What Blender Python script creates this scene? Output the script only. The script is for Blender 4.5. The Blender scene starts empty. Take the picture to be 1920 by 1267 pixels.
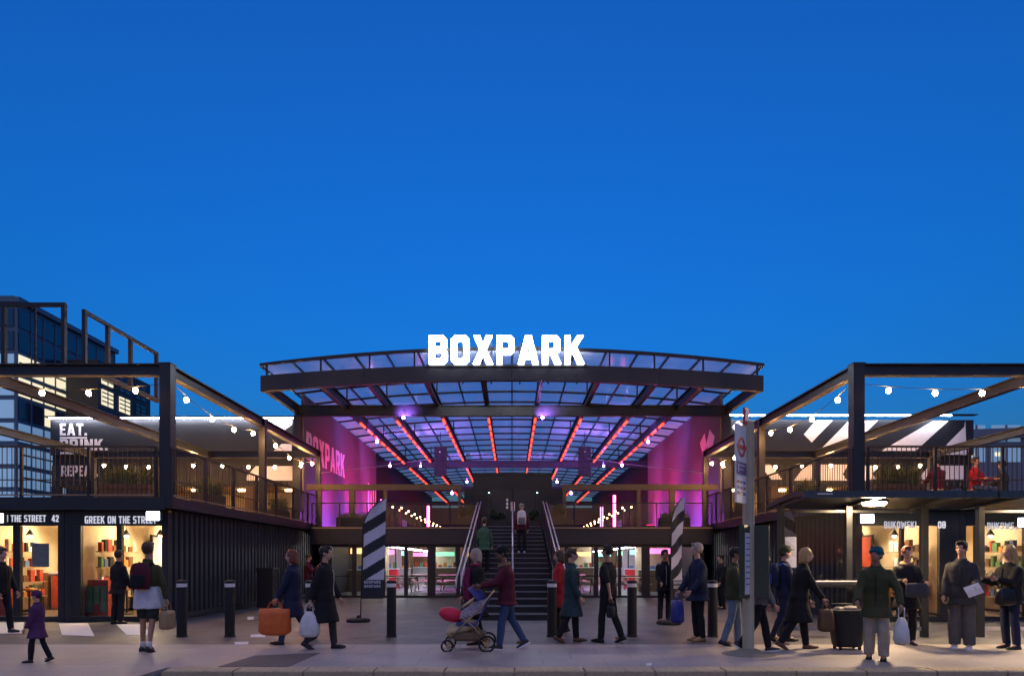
import bpy, bmesh, math, random
from mathutils import Vector, Matrix, Euler
from mathutils.geometry import tessellate_polygon

random.seed(7)
R = math.radians
sc = bpy.context.scene
COL = sc.collection

# ------------------------------------------------------------------ camera, sky, warm street fill, exposure
F, HZ, EYE = 1280.0, 1053.0, 1.45            # focal length and horizon in photo pixels, eye height in metres
cam_d = bpy.data.cameras.new("camera"); cam = bpy.data.objects.new("camera", cam_d); COL.objects.link(cam)
cam_d.lens = 24.0; cam_d.sensor_width = 36.0
cam_d.shift_y = (HZ - 633.5) / 1920.0
cam_d.clip_end = 2000.0; cam_d.clip_start = 0.1
cam.location = (0, 0, EYE); cam.rotation_euler = (R(90), 0, 0)
sc.camera = cam

world = bpy.data.worlds.new("World"); sc.world = world; world.use_nodes = True
wn = world.node_tree
sky = wn.nodes.new("ShaderNodeTexSky"); sky.sky_type = 'NISHITA'; sky.sun_disc = False
sky.sun_elevation = R(2.15); sky.sun_rotation = R(180); sky.ozone_density = 7.3
sky.air_density = 1.4; sky.dust_density = 1.8
wn.links.new(sky.outputs[0], wn.nodes["Background"].inputs[0])
wn.nodes["Background"].inputs[1].default_value = 0.15

street_fill_d = bpy.data.lights.new("street_fill", 'SUN'); street_fill = bpy.data.objects.new("street_fill", street_fill_d); COL.objects.link(street_fill)
street_fill_d.energy = 0.14; street_fill_d.angle = R(70); street_fill_d.color = (1.0, 0.72, 0.52)  # soft warm fill added in place of street lamps out of view
street_fill.rotation_euler = (R(20), 0, R(-14))

sc.view_settings.view_transform = 'Standard'; sc.view_settings.look = 'None'
sc.view_settings.gamma = 1.0; sc.view_settings.use_curve_mapping = False
sc.view_settings.exposure = 2.25
sc.cycles.use_denoising = True
sc.cycles.max_bounces = 8; sc.cycles.transparent_max_bounces = 24
sc.cycles.diffuse_bounces = 3; sc.cycles.glossy_bounces = 3; sc.cycles.transmission_bounces = 4
sc.cycles.sample_clamp_indirect = 4.0
sc.cycles.caustics_reflective = False; sc.cycles.caustics_refractive = False

def U(u, Y): return (u - 960.0) * Y / F
def V(v, Y): return EYE + (HZ - v) * Y / F
def GY(v): return EYE * F / (v - HZ)

# ------------------------------------------------------------------ materials
_M = {}
def mat(name, col, rough=0.6, metal=0.0, var=0.12, scale=6.0, bump=0.0, bscale=60.0, spec=0.4):
    if name in _M: return _M[name]
    m = bpy.data.materials.new(name); m.use_nodes = True; _M[name] = m
    nt = m.node_tree; n = nt.nodes; b = n["Principled BSDF"]
    b.inputs["Roughness"].default_value = rough; b.inputs["Metallic"].default_value = metal
    b.inputs["Specular IOR Level"].default_value = spec
    tc = n.new("ShaderNodeTexCoord")
    if var > 0:
        nz = n.new("ShaderNodeTexNoise"); nz.inputs["Scale"].default_value = scale; nz.inputs["Detail"].default_value = 6
        nt.links.new(tc.outputs["Object"], nz.inputs["Vector"])
        mx = n.new("ShaderNodeMix"); mx.data_type = 'RGBA'
        mx.inputs["A"].default_value = tuple(c * (1 - var * 1.6) for c in col) + (1,)
        mx.inputs["B"].default_value = tuple(min(1, c * (1 + var * 1.6)) for c in col) + (1,)
        nt.links.new(nz.outputs["Fac"], mx.inputs["Factor"]); nt.links.new(mx.outputs["Result"], b.inputs["Base Color"])
        mr = n.new("ShaderNodeMapRange"); mr.inputs["To Min"].default_value = max(0.02, rough - 0.12); mr.inputs["To Max"].default_value = min(1, rough + 0.12)
        nt.links.new(nz.outputs["Fac"], mr.inputs["Value"]); nt.links.new(mr.outputs["Result"], b.inputs["Roughness"])
    else:
        b.inputs["Base Color"].default_value = tuple(col) + (1,)
    if bump > 0:
        n2 = n.new("ShaderNodeTexNoise"); n2.inputs["Scale"].default_value = bscale; n2.inputs["Detail"].default_value = 4
        nt.links.new(tc.outputs["Object"], n2.inputs["Vector"])
        bp = n.new("ShaderNodeBump"); bp.inputs["Strength"].default_value = bump; bp.inputs["Distance"].default_value = 0.01
        nt.links.new(n2.outputs["Fac"], bp.inputs["Height"]); nt.links.new(bp.outputs["Normal"], b.inputs["Normal"])
    return m

def emis(name, col, strength):
    if name in _M: return _M[name]
    m = bpy.data.materials.new(name); m.use_nodes = True; _M[name] = m
    b = m.node_tree.nodes["Principled BSDF"]
    b.inputs["Base Color"].default_value = tuple(min(0.8, c) for c in col) + (1,)
    b.inputs["Emission Color"].default_value = tuple(col) + (1,); b.inputs["Emission Strength"].default_value = strength
    return m

def glass(name, tint=(0.9, 0.93, 0.95), refl=1.0, rough=0.02):
    if name in _M: return _M[name]
    m = bpy.data.materials.new(name); m.use_nodes = True; _M[name] = m
    nt = m.node_tree; n = nt.nodes; n.remove(n["Principled BSDF"])
    t = n.new("ShaderNodeBsdfTransparent"); t.inputs["Color"].default_value = tuple(tint) + (1,)
    g = n.new("ShaderNodeBsdfGlossy"); g.inputs["Roughness"].default_value = rough
    fr = n.new("ShaderNodeFresnel"); fr.inputs["IOR"].default_value = 1.5
    ml = n.new("ShaderNodeMath"); ml.operation = 'MULTIPLY'; ml.inputs[1].default_value = refl; ml.use_clamp = True
    mx = n.new("ShaderNodeMixShader"); ge = n.new("ShaderNodeNewGeometry")
    iv = n.new("ShaderNodeMath"); iv.operation = 'SUBTRACT'; iv.inputs[0].default_value = 1.0     # only the outer face of a pane reflects
    m3 = n.new("ShaderNodeMath"); m3.operation = 'MULTIPLY'
    nt.links.new(ge.outputs["Backfacing"], iv.inputs[1])
    nt.links.new(fr.outputs[0], ml.inputs[0]); nt.links.new(ml.outputs[0], m3.inputs[0]); nt.links.new(iv.outputs[0], m3.inputs[1]); nt.links.new(m3.outputs[0], mx.inputs[0])
    nt.links.new(t.outputs[0], mx.inputs[1]); nt.links.new(g.outputs[0], mx.inputs[2])
    nt.links.new(mx.outputs[0], n["Material Output"].inputs["Surface"])
    return m

def roof_glazing(name):
    m = bpy.data.materials.new(name); m.use_nodes = True; _M[name] = m
    nt = m.node_tree; n = nt.nodes; n.remove(n["Principled BSDF"])
    t = n.new("ShaderNodeBsdfTransparent"); t.inputs["Color"].default_value = (0.86, 0.84, 0.95, 1)
    d = n.new("ShaderNodeBsdfDiffuse"); tl = n.new("ShaderNodeBsdfTranslucent")
    d.inputs["Color"].default_value = (0.75, 0.75, 0.8, 1); tl.inputs["Color"].default_value = (0.75, 0.75, 0.8, 1)
    g = n.new("ShaderNodeBsdfGlossy"); g.inputs["Roughness"].default_value = 0.12
    a = n.new("ShaderNodeMixShader"); a.inputs[0].default_value = 0.4
    nt.links.new(d.outputs[0], a.inputs[1]); nt.links.new(tl.outputs[0], a.inputs[2])
    tc = n.new("ShaderNodeTexCoord"); nz = n.new("ShaderNodeTexNoise"); nz.inputs["Scale"].default_value = 0.7; nz.inputs["Detail"].default_value = 5
    nt.links.new(tc.outputs["Object"], nz.inputs["Vector"])
    mr = n.new("ShaderNodeMapRange"); mr.inputs["From Min"].default_value = 0.35; mr.inputs["From Max"].default_value = 0.7
    mr.inputs["To Min"].default_value = 0.30; mr.inputs["To Max"].default_value = 0.52
    nt.links.new(nz.outputs["Fac"], mr.inputs["Value"])
    b = n.new("ShaderNodeMixShader"); nt.links.new(mr.outputs[0], b.inputs[0])
    nt.links.new(t.outputs[0], b.inputs[1]); nt.links.new(a.outputs[0], b.inputs[2])
    c = n.new("ShaderNodeMixShader"); c.inputs[0].default_value = 0.07
    nt.links.new(b.outputs[0], c.inputs[1]); nt.links.new(g.outputs[0], c.inputs[2])
    nt.links.new(c.outputs[0], n["Material Output"].inputs["Surface"])
    return m

def paving(name, c1, c2, mortar, bw, bh, stain, rough=0.75, gum=0.0):
    m = bpy.data.materials.new(name); m.use_nodes = True; _M[name] = m
    nt = m.node_tree; n = nt.nodes; b = n["Principled BSDF"]; L = nt.links.new
    tc = n.new("ShaderNodeTexCoord")
    br = n.new("ShaderNodeTexBrick"); br.inputs["Scale"].default_value = 1.0
    br.inputs["Brick Width"].default_value = bw; br.inputs["Row Height"].default_value = bh
    br.inputs["Mortar Size"].default_value = 0.006; br.inputs["Mortar Smooth"].default_value = 0.3; br.inputs["Bias"].default_value = 0.0
    br.inputs["Color1"].default_value = c1 + (1,); br.inputs["Color2"].default_value = c2 + (1,); br.inputs["Mortar"].default_value = mortar + (1,)
    L(tc.outputs["Object"], br.inputs["Vector"])
    nz = n.new("ShaderNodeTexNoise"); nz.inputs["Scale"].default_value = 0.55; nz.inputs["Detail"].default_value = 9; nz.inputs["Roughness"].default_value = 0.65
    L(tc.outputs["Object"], nz.inputs["Vector"])
    mr = n.new("ShaderNodeMapRange"); mr.inputs["From Min"].default_value = 0.35; mr.inputs["From Max"].default_value = 0.65
    mr.inputs["To Min"].default_value = 1 - stain; mr.inputs["To Max"].default_value = 1 + stain * 0.5
    L(nz.outputs["Fac"], mr.inputs["Value"])
    mx = n.new("ShaderNodeMix"); mx.data_type = 'RGBA'; mx.blend_type = 'MULTIPLY'; mx.inputs["Factor"].default_value = 1.0
    L(br.outputs["Color"], mx.inputs["A"]); L(mr.outputs[0], mx.inputs["B"])
    vo = n.new("ShaderNodeTexVoronoi"); vo.inputs["Scale"].default_value = 3.2; vo.inputs["Randomness"].default_value = 1.0
    L(tc.outputs["Object"], vo.inputs["Vector"])
    cmp = n.new("ShaderNodeMapRange"); cmp.inputs["From Min"].default_value = 0.05; cmp.inputs["From Max"].default_value = 0.07
    cmp.inputs["To Min"].default_value = 1 - gum; cmp.inputs["To Max"].default_value = 1.0
    L(vo.outputs["Distance"], cmp.inputs["Value"])
    m2 = n.new("ShaderNodeMix"); m2.data_type = 'RGBA'; m2.blend_type = 'MULTIPLY'; m2.inputs["Factor"].default_value = 1.0
    L(mx.outputs["Result"], m2.inputs["A"]); L(cmp.outputs[0], m2.inputs["B"])
    L(m2.outputs["Result"], b.inputs["Base Color"])
    r2 = n.new("ShaderNodeMapRange"); r2.inputs["From Min"].default_value = 0.3; r2.inputs["From Max"].default_value = 0.7
    r2.inputs["To Min"].default_value = rough - 0.22; r2.inputs["To Max"].default_value = min(1, rough + 0.12)
    L(nz.outputs["Fac"], r2.inputs["Value"]); L(r2.outputs[0], b.inputs["Roughness"])
    n3 = n.new("ShaderNodeTexNoise"); n3.inputs["Scale"].default_value = 90; L(tc.outputs["Object"], n3.inputs["Vector"])
    ad = n.new("ShaderNodeMath"); ad.operation = 'MULTIPLY_ADD'; ad.inputs[1].default_value = 0.25
    inv = n.new("ShaderNodeMath"); inv.operation = 'SUBTRACT'; inv.inputs[0].default_value = 1.0
    L(br.outputs["Fac"], inv.inputs[1]); L(n3.outputs["Fac"], ad.inputs[0]); L(inv.outputs[0], ad.inputs[2])
    bp = n.new("ShaderNodeBump"); bp.inputs["Strength"].default_value = 0.35; bp.inputs["Distance"].default_value = 0.004
    L(ad.outputs[0], bp.inputs["Height"]); L(bp.outputs["Normal"], b.inputs["Normal"])
    return m

STEEL = mat("dark_steel_paint", (0.015, 0.015, 0.018), 0.45, var=0.25, scale=3, bump=0.08)
STEELP = mat("grey_steel_paint", (0.019, 0.020, 0.026), 0.42, var=0.2, scale=3, bump=0.06)
CONT = mat("black_container_paint", (0.017, 0.017, 0.022), 0.5, var=0.35, scale=2.2, bump=0.1, bscale=25)
BLACK = mat("matt_black", (0.012, 0.012, 0.013), 0.6, var=0.2)
RUBBER = mat("black_rubber", (0.015, 0.015, 0.015), 0.8)
TIMBER = mat("brown_timber", (0.11, 0.065, 0.035), 0.65, var=0.35, scale=9, bump=0.2, bscale=30)
PALE_T = mat("pale_timber", (0.35, 0.24, 0.14), 0.6, var=0.25, scale=9)
CHROME = mat("brushed_metal", (0.5, 0.5, 0.52), 0.3, metal=0.9, var=0.08)
GALV = mat("painted_handrail", (0.42, 0.40, 0.46), 0.35, metal=0.3, var=0.1)
WHITE = mat("white_paint", (0.78, 0.78, 0.78), 0.5, var=0.06)
OFFW = mat("white_vinyl", (0.74, 0.73, 0.74), 0.55, var=0.08, scale=2)
GLASS = glass("clear_glass")
GLASS2 = glass("shelter_glass", (0.80, 0.82, 0.86), 1.5)
GLASSB = glass("balustrade_glass", (0.90, 0.92, 0.94), 0.5)
ROOFG = roof_glazing("roof_glazing")
RED = mat("red_vinyl", (0.55, 0.03, 0.04), 0.4, var=0.05)
BLUEP = mat("blue_print", (0.03, 0.08, 0.35), 0.5, var=0.05)

# ------------------------------------------------------------------ mesh building
class MB:
    def __init__(s): s.v = []; s.f = []; s.m = []
    def add(s, vs, fs, mi=0):
        o = len(s.v); s.v += [tuple(p) for p in vs]
        for f in fs: s.f.append(tuple(i + o for i in f)); s.m.append(mi)
        return s
    def box(s, x0, x1, y0, y1, z0, z1, mi=0):
        if x0 > x1: x0, x1 = x1, x0
        if y0 > y1: y0, y1 = y1, y0
        if z0 > z1: z0, z1 = z1, z0
        return s.add([(x0,y0,z0),(x1,y0,z0),(x1,y1,z0),(x0,y1,z0),(x0,y0,z1),(x1,y0,z1),(x1,y1,z1),(x0,y1,z1)],
                     [(0,3,2,1),(4,5,6,7),(0,1,5,4),(1,2,6,5),(2,3,7,6),(3,0,4,7)], mi)
    def sweep(s, prof, p, q, up=(0,0,1), mi=0):
        p = Vector(p); q = Vector(q); d = (q - p).normalized(); up = Vector(up)
        a = d.cross(up)
        if a.length < 1e-4: a = d.cross(Vector((1,0,0)))
        a.normalize(); b = a.cross(d).normalized(); n = len(prof)
        vs = [p + a*x + b*y for x, y in prof] + [q + a*x + b*y for x, y in prof]
        fs = [(i, (i+1) % n, n + (i+1) % n, n + i) for i in range(n)] + [tuple(range(n-1, -1, -1)), tuple(range(n, 2*n))]
        return s.add(vs, fs, mi)
    def bar(s, p, q, w, h, up=(0,0,1), mi=0):
        return s.sweep([(-w/2,-h/2),(w/2,-h/2),(w/2,h/2),(-w/2,h/2)], p, q, up, mi)
    def ibeam(s, p, q, w, h, t=0.025, web=0.02, mi=0):
        W, H = w/2, h/2; b = web/2
        return s.sweep([(-W,-H),(W,-H),(W,-H+t),(b,-H+t),(b,H-t),(W,H-t),(W,H),(-W,H),(-W,H-t),(-b,H-t),(-b,-H+t),(-W,-H+t)], p, q, (0,0,1), mi)
    def tube(s, p, q, r0, r1=None, n=10, mi=0):
        r1 = r0 if r1 is None else r1
        p = Vector(p); q = Vector(q); d = (q-p).normalized()
        a = d.cross(Vector((0,0,1)) if abs(d.z) < 0.95 else Vector((1,0,0))).normalized(); b = d.cross(a)
        vs = []
        for c, r in ((p, r0), (q, r1)):
            for i in range(n):
                t = 2*math.pi*i/n; vs.append(c + a*(r*math.cos(t)) + b*(r*math.sin(t)))
        fs = [(i, (i+1) % n, n+(i+1) % n, n+i) for i in range(n)] + [tuple(range(n-1,-1,-1)), tuple(range(n,2*n))]
        return s.add(vs, fs, mi)
    def path(s, pts, r, n=8, mi=0, closed=False):
        pts = [Vector(p) for p in pts]; m = len(pts); vs = []; fs = []
        for k, p in enumerate(pts):
            d = (pts[(k+1) % m] - pts[k-1]) if closed else (pts[min(k+1, m-1)] - pts[max(k-1, 0)])
            d.normalize()
            a = d.cross(Vector((0,0,1)) if abs(d.z) < 0.9 else Vector((1,0,0))).normalized(); b = d.cross(a)
            rr = r[k] if isinstance(r, (list, tuple)) else r
            for i in range(n):
                t = 2*math.pi*i/n; vs.append(p + a*(rr*math.cos(t)) + b*(rr*math.sin(t)))
        for k in range(m if closed else m-1):
            k2 = (k+1) % m
            for i in range(n): fs.append((k*n+i, k*n+(i+1) % n, k2*n+(i+1) % n, k2*n+i))
        if not closed: fs += [tuple(range(n-1,-1,-1)), tuple(range((m-1)*n, m*n))]
        return s.add(vs, fs, mi)
    def ball(s, c, r, nu=12, nv=8, mi=0, rot=None):
        c = Vector(c); r = (r, r, r) if not hasattr(r, '__len__') else r
        vs = []; fs = []
        def P(x, y, z):
            p = Vector((x*r[0], y*r[1], z*r[2]))
            if rot is not None: p = rot @ p
            return c + p
        vs.append(P(0,0,-1))
        for j in range(1, nv):
            t = math.pi*j/nv - math.pi/2
            for i in range(nu):
                a = 2*math.pi*i/nu; vs.append(P(math.cos(t)*math.cos(a), math.cos(t)*math.sin(a), math.sin(t)))
        vs.append(P(0,0,1)); last = len(vs)-1
        for i in range(nu): fs.append((0, 1+(i+1) % nu, 1+i))
        for j in range(nv-2):
            o = 1+j*nu
            for i in range(nu): fs.append((o+i, o+(i+1) % nu, o+nu+(i+1) % nu, o+nu+i))
        o = 1+(nv-2)*nu
        for i in range(nu): fs.append((o+i, o+(i+1) % nu, last))
        return s.add(vs, fs, mi)
    def lathe(s, prof, c=(0,0,0), n=16, mi=0):
        vs = []; fs = []; m = len(prof)
        for (r, z) in prof:
            for i in range(n):
                t = 2*math.pi*i/n; vs.append((c[0]+r*math.cos(t), c[1]+r*math.sin(t), c[2]+z))
        for k in range(m-1):
            for i in range(n): fs.append((k*n+i, k*n+(i+1) % n, (k+1)*n+(i+1) % n, (k+1)*n+i))
        fs += [tuple(range(n-1,-1,-1)), tuple(range((m-1)*n, m*n))]
        return s.add(vs, fs, mi)
    def loft(s, rings, mi=0, cap=True):
        n = len(rings[0]); vs = [p for r in rings for p in r]; fs = []
        for k in range(len(rings)-1):
            for i in range(n): fs.append((k*n+i, k*n+(i+1) % n, (k+1)*n+(i+1) % n, (k+1)*n+i))
        if cap: fs += [tuple(range(n-1,-1,-1)), tuple(range((len(rings)-1)*n, len(rings)*n))]
        return s.add(vs, fs, mi)
    def poly(s, loops, fn, depth, mi=0):
        """extrude a 2-D outline (with holes): fn(x, y, w) -> point, w = 0 front .. depth back"""
        pts = [p for l in loops for p in l]; n = len(pts)
        tris = tessellate_polygon([[Vector((x, y, 0)) for x, y in l] for l in loops])
        vs = [fn(x, y, 0) for x, y in pts] + [fn(x, y, depth) for x, y in pts]
        fs = [tuple(t) for t in tris] + [tuple(i+n for i in reversed(t)) for t in tris]
        o = 0
        for l in loops:
            k = len(l)
            for i in range(k): fs.append((o+i, o+(i+1) % k, n+o+(i+1) % k, n+o+i))
            o += k
        return s.add(vs, fs, mi)

def world_loc(o):
    p = Vector((0,0,0))
    while o is not None: p += Vector(o.location); o = o.parent
    return p

def build(name, mb, m, parent=None, smooth=False, loc=None, kind=None, rel=False, fixn=True):
    me = bpy.data.meshes.new(name)
    off = Vector((0,0,0))
    if not rel:
        if parent is not None: off = world_loc(parent)
        elif loc is not None: off = Vector(loc)
    vs = [tuple(Vector(p) - off) for p in mb.v] if off.length > 0 else mb.v
    me.from_pydata(vs, [], mb.f)
    ms = m if isinstance(m, (list, tuple)) else [m]
    for x in ms: me.materials.append(x)
    if len(ms) > 1: me.polygons.foreach_set("material_index", mb.m)
    if fixn:
        bm = bmesh.new(); bm.from_mesh(me); bmesh.ops.recalc_face_normals(bm, faces=bm.faces); bm.to_mesh(me); bm.free()
    if smooth: me.polygons.foreach_set("use_smooth", [True]*len(me.polygons))
    me.update()
    o = bpy.data.objects.new(name, me); COL.objects.link(o)
    if parent is not None: o.parent = parent
    elif loc is not None: o.location = loc
    if kind: o["kind"] = kind
    return o

def tag(o, label, cat, group=None):
    o["label"] = label; o["category"] = cat
    if group: o["group"] = group
    return o
def thing(name, label, cat, loc=(0,0,0), group=None, rz=0.0):
    o = bpy.data.objects.new(name, None); COL.objects.link(o); o.empty_display_size = 0.2
    o.location = loc; o.rotation_euler = (0, 0, rz)
    return tag(o, label, cat, group)
def inst(src, parent, loc=(0,0,0), rot=(0,0,0), name=None, scale=None):
    o = bpy.data.objects.new(name or src.name.split('.')[0], src.data); COL.objects.link(o)
    o.parent = parent; o.location = loc; o.rotation_euler = rot
    if scale: o.scale = scale
    return o
def copy_tree(o, parent=None):
    c = o.copy(); COL.objects.link(c); c.parent = parent
    for ch in o.children: copy_tree(ch, c)
    return c
def lamp(name, parent, kind, loc, energy, col, size=0.1, target=None, spot=None, blend=0.6, size_y=None):
    d = bpy.data.lights.new(name, kind); d.energy = energy; d.color = col
    if kind == 'AREA':
        d.size = size
        if size_y: d.shape = 'RECTANGLE'; d.size_y = size_y
    else: d.shadow_soft_size = size
    if kind == 'SPOT': d.spot_size = R(spot or 60); d.spot_blend = blend
    o = bpy.data.objects.new(name, d); COL.objects.link(o); o.parent = parent
    o.location = Vector(loc) - (world_loc(parent) if parent else Vector((0,0,0)))
    if target is not None:
        o.rotation_euler = (Vector(target) - Vector(loc)).to_track_quat('-Z', 'Y').to_euler()
    return o

# ------------------------------------------------------------------ block lettering
def _r(x0, x1, y0, y1): return [(x0,y0),(x1,y0),(x1,y1),(x0,y1)]
def _oc(w, y0=0.0, y1=1.0, c=.13): return [(c,y0),(w-c,y0),(w,y0+c),(w,y1-c),(w-c,y1),(c,y1),(0,y1-c),(0,y0+c)]
def _in(w, y0, y1, t=.2, c=.05): return [(t+c,y0),(w-t-c,y0),(w-t,y0+c),(w-t,y1-c),(w-t-c,y1),(t+c,y1),(t,y1-c),(t,y0+c)]
def _bowl(y0, y1, w, t=.2, c=.05): return [(t,y0),(w-t-c,y0),(w-t,y0+c),(w-t,y1-c),(w-t-c,y1),(t,y1)]
GLY = {
 'B': ([[(0,0),(.53,0),(.66,.13),(.66,.42),(.59,.52),(.64,.6),(.64,.87),(.51,1),(0,1)], _bowl(.18,.43,.66), _bowl(.60,.82,.64)], .66),
 'O': ([_oc(.66), _in(.66,.19,.81)], .66), '0': ([_oc(.66), _in(.66,.19,.81)], .66),
 'X': ([[(0,0),(.23,0),(.36,.32),(.49,0),(.72,0),(.475,.51),(.70,1),(.47,1),(.36,.70),(.25,1),(.02,1),(.245,.51)]], .72),
 'P': ([[(0,0),(.2,0),(.2,.34),(.51,.34),(.64,.47),(.64,.87),(.51,1),(0,1)], _bowl(.52,.82,.64)], .64),
 'A': ([[(0,0),(.21,0),(.255,.19),(.485,.19),(.53,0),(.74,0),(.48,1),(.26,1)], [(.30,.36),(.44,.36),(.37,.72)]], .74),
 'R': ([[(0,0),(.2,0),(.2,.34),(.31,.34),(.455,0),(.68,0),(.52,.36),(.64,.47),(.64,.87),(.51,1),(0,1)], _bowl(.52,.82,.64)], .68),
 'K': ([[(0,0),(.2,0),(.2,.32),(.28,.43),(.47,0),(.70,0),(.42,.60),(.68,1),(.45,1),(.2,.60),(.2,1),(0,1)]], .70),
 'E': ([[(0,0),(.52,0),(.52,.18),(.2,.18),(.2,.42),(.46,.42),(.46,.59),(.2,.59),(.2,.82),(.52,.82),(.52,1),(0,1)]], .52),
 'T': ([[(.2,0),(.4,0),(.4,.82),(.6,.82),(.6,1),(0,1),(0,.82),(.2,.82)]], .6),
 'D': ([[(0,0),(.51,0),(.64,.13),(.64,.87),(.51,1),(0,1)], _bowl(.18,.82,.64)], .64),
 'I': ([_r(0,.2,0,1)], .2), '.': ([_r(0,.2,0,.2)], .2),
 'N': ([[(0,0),(.2,0),(.2,.62),(.46,0),(.66,0),(.66,1),(.46,1),(.46,.38),(.2,1),(0,1)]], .66),
 'G': ([[(.13,0),(.62,0),(.62,.54),(.34,.54),(.34,.37),(.42,.37),(.42,.18),(.25,.18),(.2,.23),(.2,.77),(.25,.82),(.6,.82),(.6,1),(.13,1),(0,.87),(0,.13)]], .62),
 'H': ([[(0,0),(.2,0),(.2,.41),(.44,.41),(.44,0),(.64,0),(.64,1),(.44,1),(.44,.59),(.2,.59),(.2,1),(0,1)]], .64),
 'S': ([[(0,0),(.48,0),(.6,.12),(.6,.47),(.48,.59),(.2,.59),(.2,.82),(.57,.82),(.57,1),(.12,1),(0,.88),(0,.53),(.12,.41),(.4,.41),(.4,.18),(0,.18)]], .6),
 'U': ([[(.13,0),(.51,0),(.64,.13),(.64,1),(.44,1),(.44,.18),(.2,.18),(.2,1),(0,1),(0,.13)]], .64),
 'W': ([[(.14,0),(.36,0),(.48,.5),(.60,0),(.82,0),(.96,1),(.76,1),(.69,.36),(.57,.86),(.39,.86),(.27,.36),(.2,1),(0,1)]], .96),
 '8': ([_oc(.66), _in(.66,.18,.42), _in(.66,.59,.82)], .66),
 '4': ([[(.36,0),(.56,0),(.56,.18),(.66,.18),(.66,.36),(.56,.36),(.56,1),(.33,1),(0,.34),(0,.18),(.36,.18)], [(.2,.36),(.36,.36),(.36,.70)]], .66),
 '2': ([[(0,0),(.6,0),(.6,.18),(.26,.18),(.6,.56),(.6,.87),(.47,1),(.13,1),(0,.87),(0,.68),(.2,.68),(.2,.82),(.4,.82),(.4,.62),(0,.18)]], .6),
}
def word_width(t, h, gap=.16, sp=.42): return sum((sp if c == ' ' else GLY[c][1] + gap) for c in t)*h - gap*h
def word(t, fn, h, depth, m, parent, gap=.16, wscale=1.0, name="letter", sp=.42, one=False):
    """fn(x, z, w) -> world point. Every letter is a mesh of its own (or one flat print when `one`)."""
    x = 0.0; mb_all = MB(); out = []
    for c in t:
        if c == ' ': x += sp*h*wscale; continue
        loops, w = GLY[c]
        mb = mb_all if one else MB()
        x0 = x
        mb.poly([[(x0 + px*h*wscale, py*h) for px, py in l] for l in loops], fn, depth)
        if not one: out.append(build(name, mb, m, parent))
        x += (w + gap)*h*wscale
    if one: out.append(build(name, mb_all, m, parent))
    return out
# ================================================================== THE SETTING: ground, footway, kerb, road
YF = 16.57            # plane of the container fronts
DK = 2.98             # roof-deck level of the wings
CD = 2.86             # deck level of the hall
def sheet(name, x0, x1, y0, y1, z, m):
    o = build(name, MB().add([(x0,y0,z),(x1,y0,z),(x1,y1,z),(x0,y1,z)], [(0,1,2,3)]), m, kind="structure"); return o
PLAZA = paving("plaza_paving", (0.085,0.085,0.095), (0.115,0.114,0.125), (0.05,0.05,0.055), 0.6, 0.3, 0.35, 0.6, 0.25)
FOOT = paving("footway_paving", (0.33,0.30,0.28), (0.37,0.335,0.31), (0.20,0.18,0.165), 0.9, 0.6, 0.28, 0.62, 0.3)
ASPH = mat("asphalt", (0.05,0.05,0.052), 0.85, var=0.3, scale=3, bump=0.5, bscale=150)
KERB = mat("granite_kerb", (0.46,0.37,0.22), 0.75, var=0.35, scale=14, bump=0.45, bscale=70)
GRND = mat("distant_ground", (0.06,0.06,0.06), 0.9, var=0.2, scale=0.2)
sheet("ground", -400, 400, -300, 700, -0.14, GRND)
sheet("road", -60, 60, -8, 9.12, -0.12, ASPH)
build("plaza", MB().box(-45, 45, 12.0, 100, -0.3, 0.0), PLAZA, kind="structure")
fw = MB(); fw.box(-4.75, 45, 9.36, 12.0, -0.3, 0.004); fw.box(-45, -4.75, 8.2, 12.0, -0.3, 0.004)
build("footway", fw, FOOT, kind="structure")
kerb = build("kerb", MB().box(-4.7, 45, 9.14, 9.358, -0.3, -0.03), KERB, kind="structure")
def kerb_stone(L, drop=0.0):
    prof = [(-.14,-.12),(-.14,-.012),(-.128,-.002),(-.105,.006),(.12,.008),(.14,.008),(.14,-.12)]
    rings = []
    for x, dz, g in ((0.006,0,.006),(0.02,0,0),(L*.5,0.002,0),(L-.02,0,0),(L-.006,0,.006)):
        rings.append([(x, (y + (g if y < 0 else -g)), z - (g if z > -.1 else 0) + dz) for y, z in prof])
    mb = MB(); mb.loft(rings); return mb
ks = kerb_stone(0.93)
x = -4.66; n = 0; first = None
while x < 9.6:
    if first is None:
        first = build("kerb_stone", ks, KERB, kerb, rel=True); first.location = (x, 9.24, 0)
    else:
        inst(first, kerb, (x, 9.24 + random.uniform(-.004,.004), random.uniform(-.005,.003)), (0,0,random.uniform(-.003,.003)))
    x += 0.94
# tarmac repair, pale floor patches and paper litter
PATCH = mat("tarmac_patch", (0.12,0.105,0.10), 0.8, var=0.3, scale=5, bump=0.4, bscale=120)
def ground_quad(name, pts, z, m, label, cat, group=None):
    w = [(U(u, GY(v)), GY(v)) for u, v in pts]
    c = (sum(p[0] for p in w)/len(w), sum(p[1] for p in w)/len(w), 0)
    mb = MB(); mb.poly([w], lambda x, y, d: (x, y, z - d), z - 0.0)
    return tag(build(name, mb, m, loc=c), label, cat, group)
ground_quad("pavement_patch", [(408,1250),(478,1229),(600,1224),(540,1250)], 0.009, PATCH, "dark tarmac repair patch in the footway beside the kerb", "patch")
PAPER = mat("paper", (0.72,0.71,0.68), 0.8, var=0.12, scale=12)
ground_quad("pale_floor_quad", [(110,1168),(165,1168),(177,1192),(116,1190)], 0.006, PAPER, "pale square floor patch outside the gap between the two food shops", "sticker")  # flat pale quads laid on the paving
ground_quad("pale_floor_quad", [(218,1170),(262,1170),(290,1190),(238,1190)], 0.006, PAPER, "pale floor patch at the open door of the shop on the corner", "sticker")
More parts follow.
